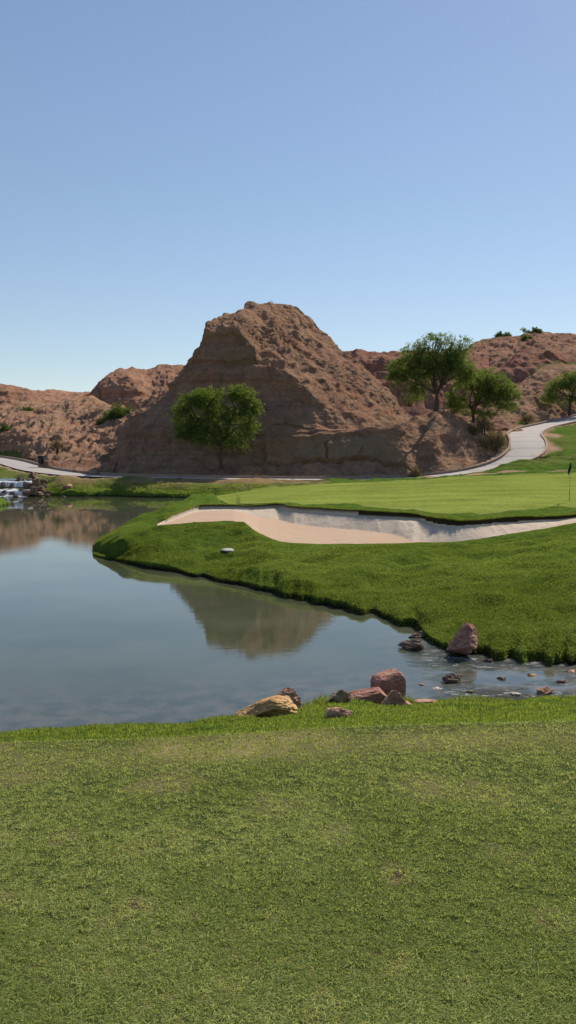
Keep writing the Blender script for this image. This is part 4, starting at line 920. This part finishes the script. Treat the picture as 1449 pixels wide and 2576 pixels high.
tree('mesquite_tree', (1097, 1028), 79.5, 12, [(1099, 992), (1080, 955), (1115, 950), (1135, 930), (1040, 950), (1090, 900)],
     [(1080, 900, 48, 34, 0), (1125, 905, 44, 36, .4), (1040, 915, 40, 34, -.3), (1010, 925, 36, 30, .3), (1060, 945, 55, 30, .3), (1140, 925, 48, 38, -.4), (1170, 930, 28, 34, .2), (1165, 955, 28, 30, 0), (1000, 945, 28, 24, 0), (1075, 868, 34, 24, 0), (1110, 862, 26, 20, .3), (1152, 878, 30, 26, -.2), (1165, 858, 16, 14, .1), (1040, 985, 34, 22, .4), (1030, 880, 20, 16, 0), (1090, 845, 14, 10, 0), (1145, 848, 12, 10, 0)],
     'largest spreading tree on top of the mound with its crown against the sky', nspray=4200, nl=19, seed=4, group=G5, lw=.055, ll=.14, slen=.55, shell=.5)
tree('mesquite_tree', (1190, 1056), 83.5, 9, [(1190, 1038), (1175, 1000), (1205, 990), (1215, 985), (1185, 985)],
     [(1210, 950, 46, 30, 0), (1170, 960, 34, 30, .3), (1250, 965, 38, 32, -.3), (1280, 985, 30, 28, .2), (1150, 990, 28, 28, 0), (1225, 985, 42, 30, .4), (1270, 1015, 32, 26, 0), (1140, 1015, 22, 24, .2), (1240, 1015, 28, 22, -.5), (1300, 1005, 14, 20, 0), (1165, 1025, 18, 18, .5), (1215, 1042, 34, 14, -.6), (1130, 1030, 16, 14, 0)],
     'lower many stemmed tree directly right of the largest tree', nspray=3000, nl=20, seed=5, group=G5, lw=.055, ll=.14, slen=.5, mat='leaf')
tree('mesquite_tree', (1432, 1050), 105, 9, [(1434, 1015), (1440, 990), (1425, 990), (1455, 985)],
     [(1425, 960, 32, 24, 0), (1400, 975, 28, 22, .3), (1385, 1000, 20, 16, 0), (1450, 965, 34, 30, 0), (1480, 975, 30, 30, 0), (1410, 1000, 26, 16, .3), (1460, 1000, 32, 20, .2), (1435, 942, 18, 10, 0)],
     'slender two stemmed tree by the path at the right edge', nspray=1900, nl=20, seed=6, group=G5, lw=.06, ll=.16, slen=.6)
def bush(x, y, Y, w_, h_, label, mat='leaf_g', n=260, seed=0, nl=16, group=None, lean=0, ll=.14, lw=.05, cat='bush', slen=.4):
    rg = np.random.default_rng(seed + 100); base = V3(atY(x, y, Y)); s = Y / F; W_, H_ = w_ * s / 2, h_ * s
    root = empty('desert_bush', base); tag(root, label, cat, group)
    paths = []; 
    for k in range(9):
        e_ = base + [rg.uniform(-.8, .8) * W_, rg.uniform(-.6, .6) * W_, H_ * rg.uniform(.5, .95)]
        paths.append((bez(base + [rg.uniform(-.2, .2) * W_, 0, -.3], (base + e_) / 2 + [0, 0, .1 * H_], e_, 6), np.linspace(.035, .01, 6)))
    tv, tf = tube_mesh(paths, 4); mesh_np('stems', tv - base, tf, M['bark'], parent=root)
    v = rg.normal(size=(n, 3)); v /= np.linalg.norm(v, axis=1)[:, None]; v[:, 2] = np.abs(v[:, 2])
    nr = .8 + .35 * fbm(v[:, 0] * 2.5 + seed, v[:, 1] * 2.5, v[:, 2] * 2.5, 3)
    pos = base + v * np.array([W_, W_ * .8, H_]) * (rg.uniform(.15, 1, n) ** .6 * nr)[:, None]
    if lean: pos[:, 2] += (pos[:, 0] - base[0]) * lean
    dd = v + rg.normal(0, .35, v.shape); dd[:, 2] += .4
    lv, lf_ = sprays(rg, pos, dd, slen, nl, lw, ll, .1)
    tone = np.repeat(np.clip(np.repeat(rg.beta(2, 2, n), nl) + rg.normal(0, .15, n * nl), 0, 1), 4)
    mesh_np('foliage', lv - base, lf_, M[mat], parent=root, smooth=False, attrs={'tone': tone})
    return root
G6 = 'green desert bushes'
bush(300, 1062, 112, 90, 40, 'large bright green bush on the crest left of the big hill', n=1100, seed=1, group=G6, lean=.30, ll=.2, lw=.08, slen=.6)
bush(262, 1070, 113, 40, 20, 'yellowish low bush joined to the left of the large green bush', mat='leaf_d', n=260, seed=2, group=G6, lean=.2, ll=.2, lw=.07)
bush(70, 1045, 148, 44, 22, 'green bush below the left bluff, right one of two', n=420, seed=3, group=G6, ll=.26, lw=.1)
bush(40, 1050, 148, 26, 14, 'small green bush below the left bluff, left one of two', n=200, seed=4, group=G6, ll=.26, lw=.1)
bush(16, 1100, 128, 50, 36, 'dark green bush above the low cliff at the left edge', n=520, seed=5, group=G6, ll=.22, lw=.09)
G7 = 'dry brown shrubs'
bush(1245, 1128, 77, 80, 60, 'large dry brown shrub between the mound and the path bend', mat='leaf_d', n=620, seed=6, group=G7, ll=.11, lw=.03)
bush(1215, 1085, 81, 60, 42, 'dry olive shrub under the many stemmed tree', mat='leaf_d', n=360, seed=7, group=G7, ll=.11, lw=.03)
bush(145, 1130, 92, 36, 26, 'thin olive shrub on the rubble slope above the bin', mat='leaf_d', n=150, seed=8, group=G7, ll=.13, lw=.03)
bush(1045, 1203, 69.0, 30, 26, 'dark dry shrub at the foot of the mound beside the kerb', mat='leaf_d', n=160, seed=9, group=G7, ll=.10, lw=.03)
bush(690, 880, 88.5, 26, 18, 'tiny dry shrub high on the sunlit slope of the big hill', mat='leaf_d', n=70, seed=10, group=G7, ll=.11, lw=.03)
bush(1190, 1092, 78.5, 34, 28, 'dry shrub on the right shoulder of the mound', mat='leaf_d', n=170, seed=11, group=G7, ll=.11, lw=.03)
bush(1030, 1015, 82.2, 90, 26, 'tangle of bare low branches left of the largest tree', mat='leaf_d', n=150, seed=12, group=G7, ll=.10, lw=.03)
bush(1325, 1062, 98, 36, 20, 'dry yellowish shrub just above the path before it bends right', mat='leaf_d', n=120, seed=13, group=G7, ll=.13, lw=.04)
G8 = 'shrubs along the right skyline'
bush(1256, 850, 217, 16, 14, 'leftmost green shrub on the right skyline', n=60, seed=14, group=G8, ll=.4, lw=.13, slen=.6)
bush(1276, 849, 217, 20, 9, 'low dark shrub on the right skyline beside the leftmost one', n=70, seed=15, group=G8, ll=.4, lw=.13, slen=.6)
bush(1350, 838, 219, 26, 11, 'widest green shrub on the right skyline', n=110, seed=16, group=G8, ll=.4, lw=.13, slen=.6)
bush(1330, 839, 219, 12, 6, 'very small shrub on the right skyline left of the widest one', n=25, seed=18, group=G8, ll=.35, lw=.1, slen=.5)
bush(1324, 858, 212, 30, 16, 'yellow green shrub a little below the right skyline', n=130, seed=17, group=G8, ll=.4, lw=.12, slen=.6)
bush(682, 766, 101.5, 14, 6, 'wispy dry shrub on the summit of the big hill', mat='leaf_d', n=16, seed=19, ll=.1, lw=.02, nl=8)
tree('skyline_tree', (1318, 842), 219, 2.2, [(1318, 834), (1316, 831), (1321, 830)], [(1316, 828, 6, 4, 0), (1322, 831, 5, 3, 0)], 'thin tiny tree standing up from the right skyline', nspray=26, nl=10, seed=21, ll=.4, lw=.1, slen=.5)

# ------------------------------------------------------------------ small things
def lathe(name, prof, mat, parent, seg=20, loc=(0, 0, 0)):
    an = np.linspace(0, 2 * math.pi, seg + 1)[:-1]; P = []
    for r_, z_ in prof: P.append(np.stack([r_ * np.cos(an) + loc[0], r_ * np.sin(an) + loc[1], 0 * an + z_ + loc[2]], 1))
    n = len(prof); i = np.arange(n - 1)[:, None] * seg + np.arange(seg)[None]; j = np.arange(n - 1)[:, None] * seg + (np.arange(seg)[None] + 1) % seg
    return mesh_np(name, np.concatenate(P), np.stack([i, j, j + seg, i + seg], -1).reshape(-1, 4), mat, parent=parent)
# flagstick
fx, fy, fz = atY(1431.5, 1276, 36.5); gzf, _ = terr_z(np.array([float(fx)]), np.array([36.5])); fz = float(gzf[0])
fl = empty('golf_flag', (fx, fy, fz)); tag(fl, 'thin golf flagstick with a limp black flag on the putting green', 'flag')
ztop = float(atY(1436, 1163, 36.5)[2]) - fz; dxt = float(atY(1435.5, 1163, 36.5)[0] - fx)
pp = np.array([[dxt * t, 0, -.1 + (ztop + .1) * t] for t in np.linspace(0, 1, 30)]); tv, tf = tube_mesh([(pp, np.full(30, .011))], 8)
band = np.repeat(np.where(np.linspace(0, 1, 30) < .34, 0., np.where(np.linspace(0, 1, 30) > .8, 1., .5)), 8)
mesh_np('flagstick', tv, tf, M['pole'], parent=fl, attrs={'band': band})
nz_, nu = 26, 12; P = []
for i in range(nz_):
    t = i / (nz_ - 1); zz_ = ztop - .03 - .50 * t; wdt = (.035 + .075 * math.sin(min(1, t * 1.35) * math.pi * .55)) * (1 if t < .7 else max(.12, 1 - (t - .7) * 2.9))
    xc = dxt * zz_ / ztop
    for k in range(nu):
        an = 2 * math.pi * k / nu; cr = 1 + .25 * math.sin(3 * an + 5 * t)
        P.append([xc - .045 * t + wdt * .5 * math.cos(an) * cr - (.02 if t > .5 else 0), .035 * math.sin(an) * cr, zz_ + .03 * math.cos(an) * (1 if t > .6 else 0)])
P = np.array(P); i = np.arange(nz_ - 1)[:, None] * nu + np.arange(nu)[None]; j = np.arange(nz_ - 1)[:, None] * nu + (np.arange(nu)[None] + 1) % nu
mesh_np('flag_cloth', P, np.stack([i, j, j + nu, i + nu], -1).reshape(-1, 4), M['flag'], parent=fl)
# litter bin
bx_, by_, bz_ = atY(103, 1169, 79.8)
bn = empty('litter_bin', (bx_, by_, bz_)); tag(bn, 'black litter bin standing on the bare dirt beside the path', 'bin')
lathe('barrel', [(0, .12), (.24, .12), (.26, .16), (.30, .45), (.31, .80), (.29, .82), (.27, .80), (.25, .3), (0, .3)], M['black'], bn)
lathe('rim', [(.30, .74), (.335, .76), (.335, .82), (.30, .84), (.28, .82), (.30, .74)], M['black'], bn)
lathe('post', [(.05, -.6), (.05, .13), (0, .13)], M['black'], bn)
# round cover in the grass in front of the bunker
cx_, cy_, _ = atZ(573, 1369, .62); zz, _r = terr_z(np.array([float(cx_)]), np.array([float(cy_)])); 
cvr = empty('drain_cover', (cx_, cy_, float(zz[0]) + .0)); tag(cvr, 'round pale drain cover set in the grass left of the bunker', 'drain cover')
lathe('lid', [(0, .032), (.10, .030), (.155, .022), (.165, .0), (.165, -.12)], M['cover'], cvr)
lathe('socket', [(.168, -.12), (.168, .0), (.180, .02), (.188, .01), (.19, -.15)], M['black'], cvr)
cvr.rotation_euler = (R(8), 0, 0)
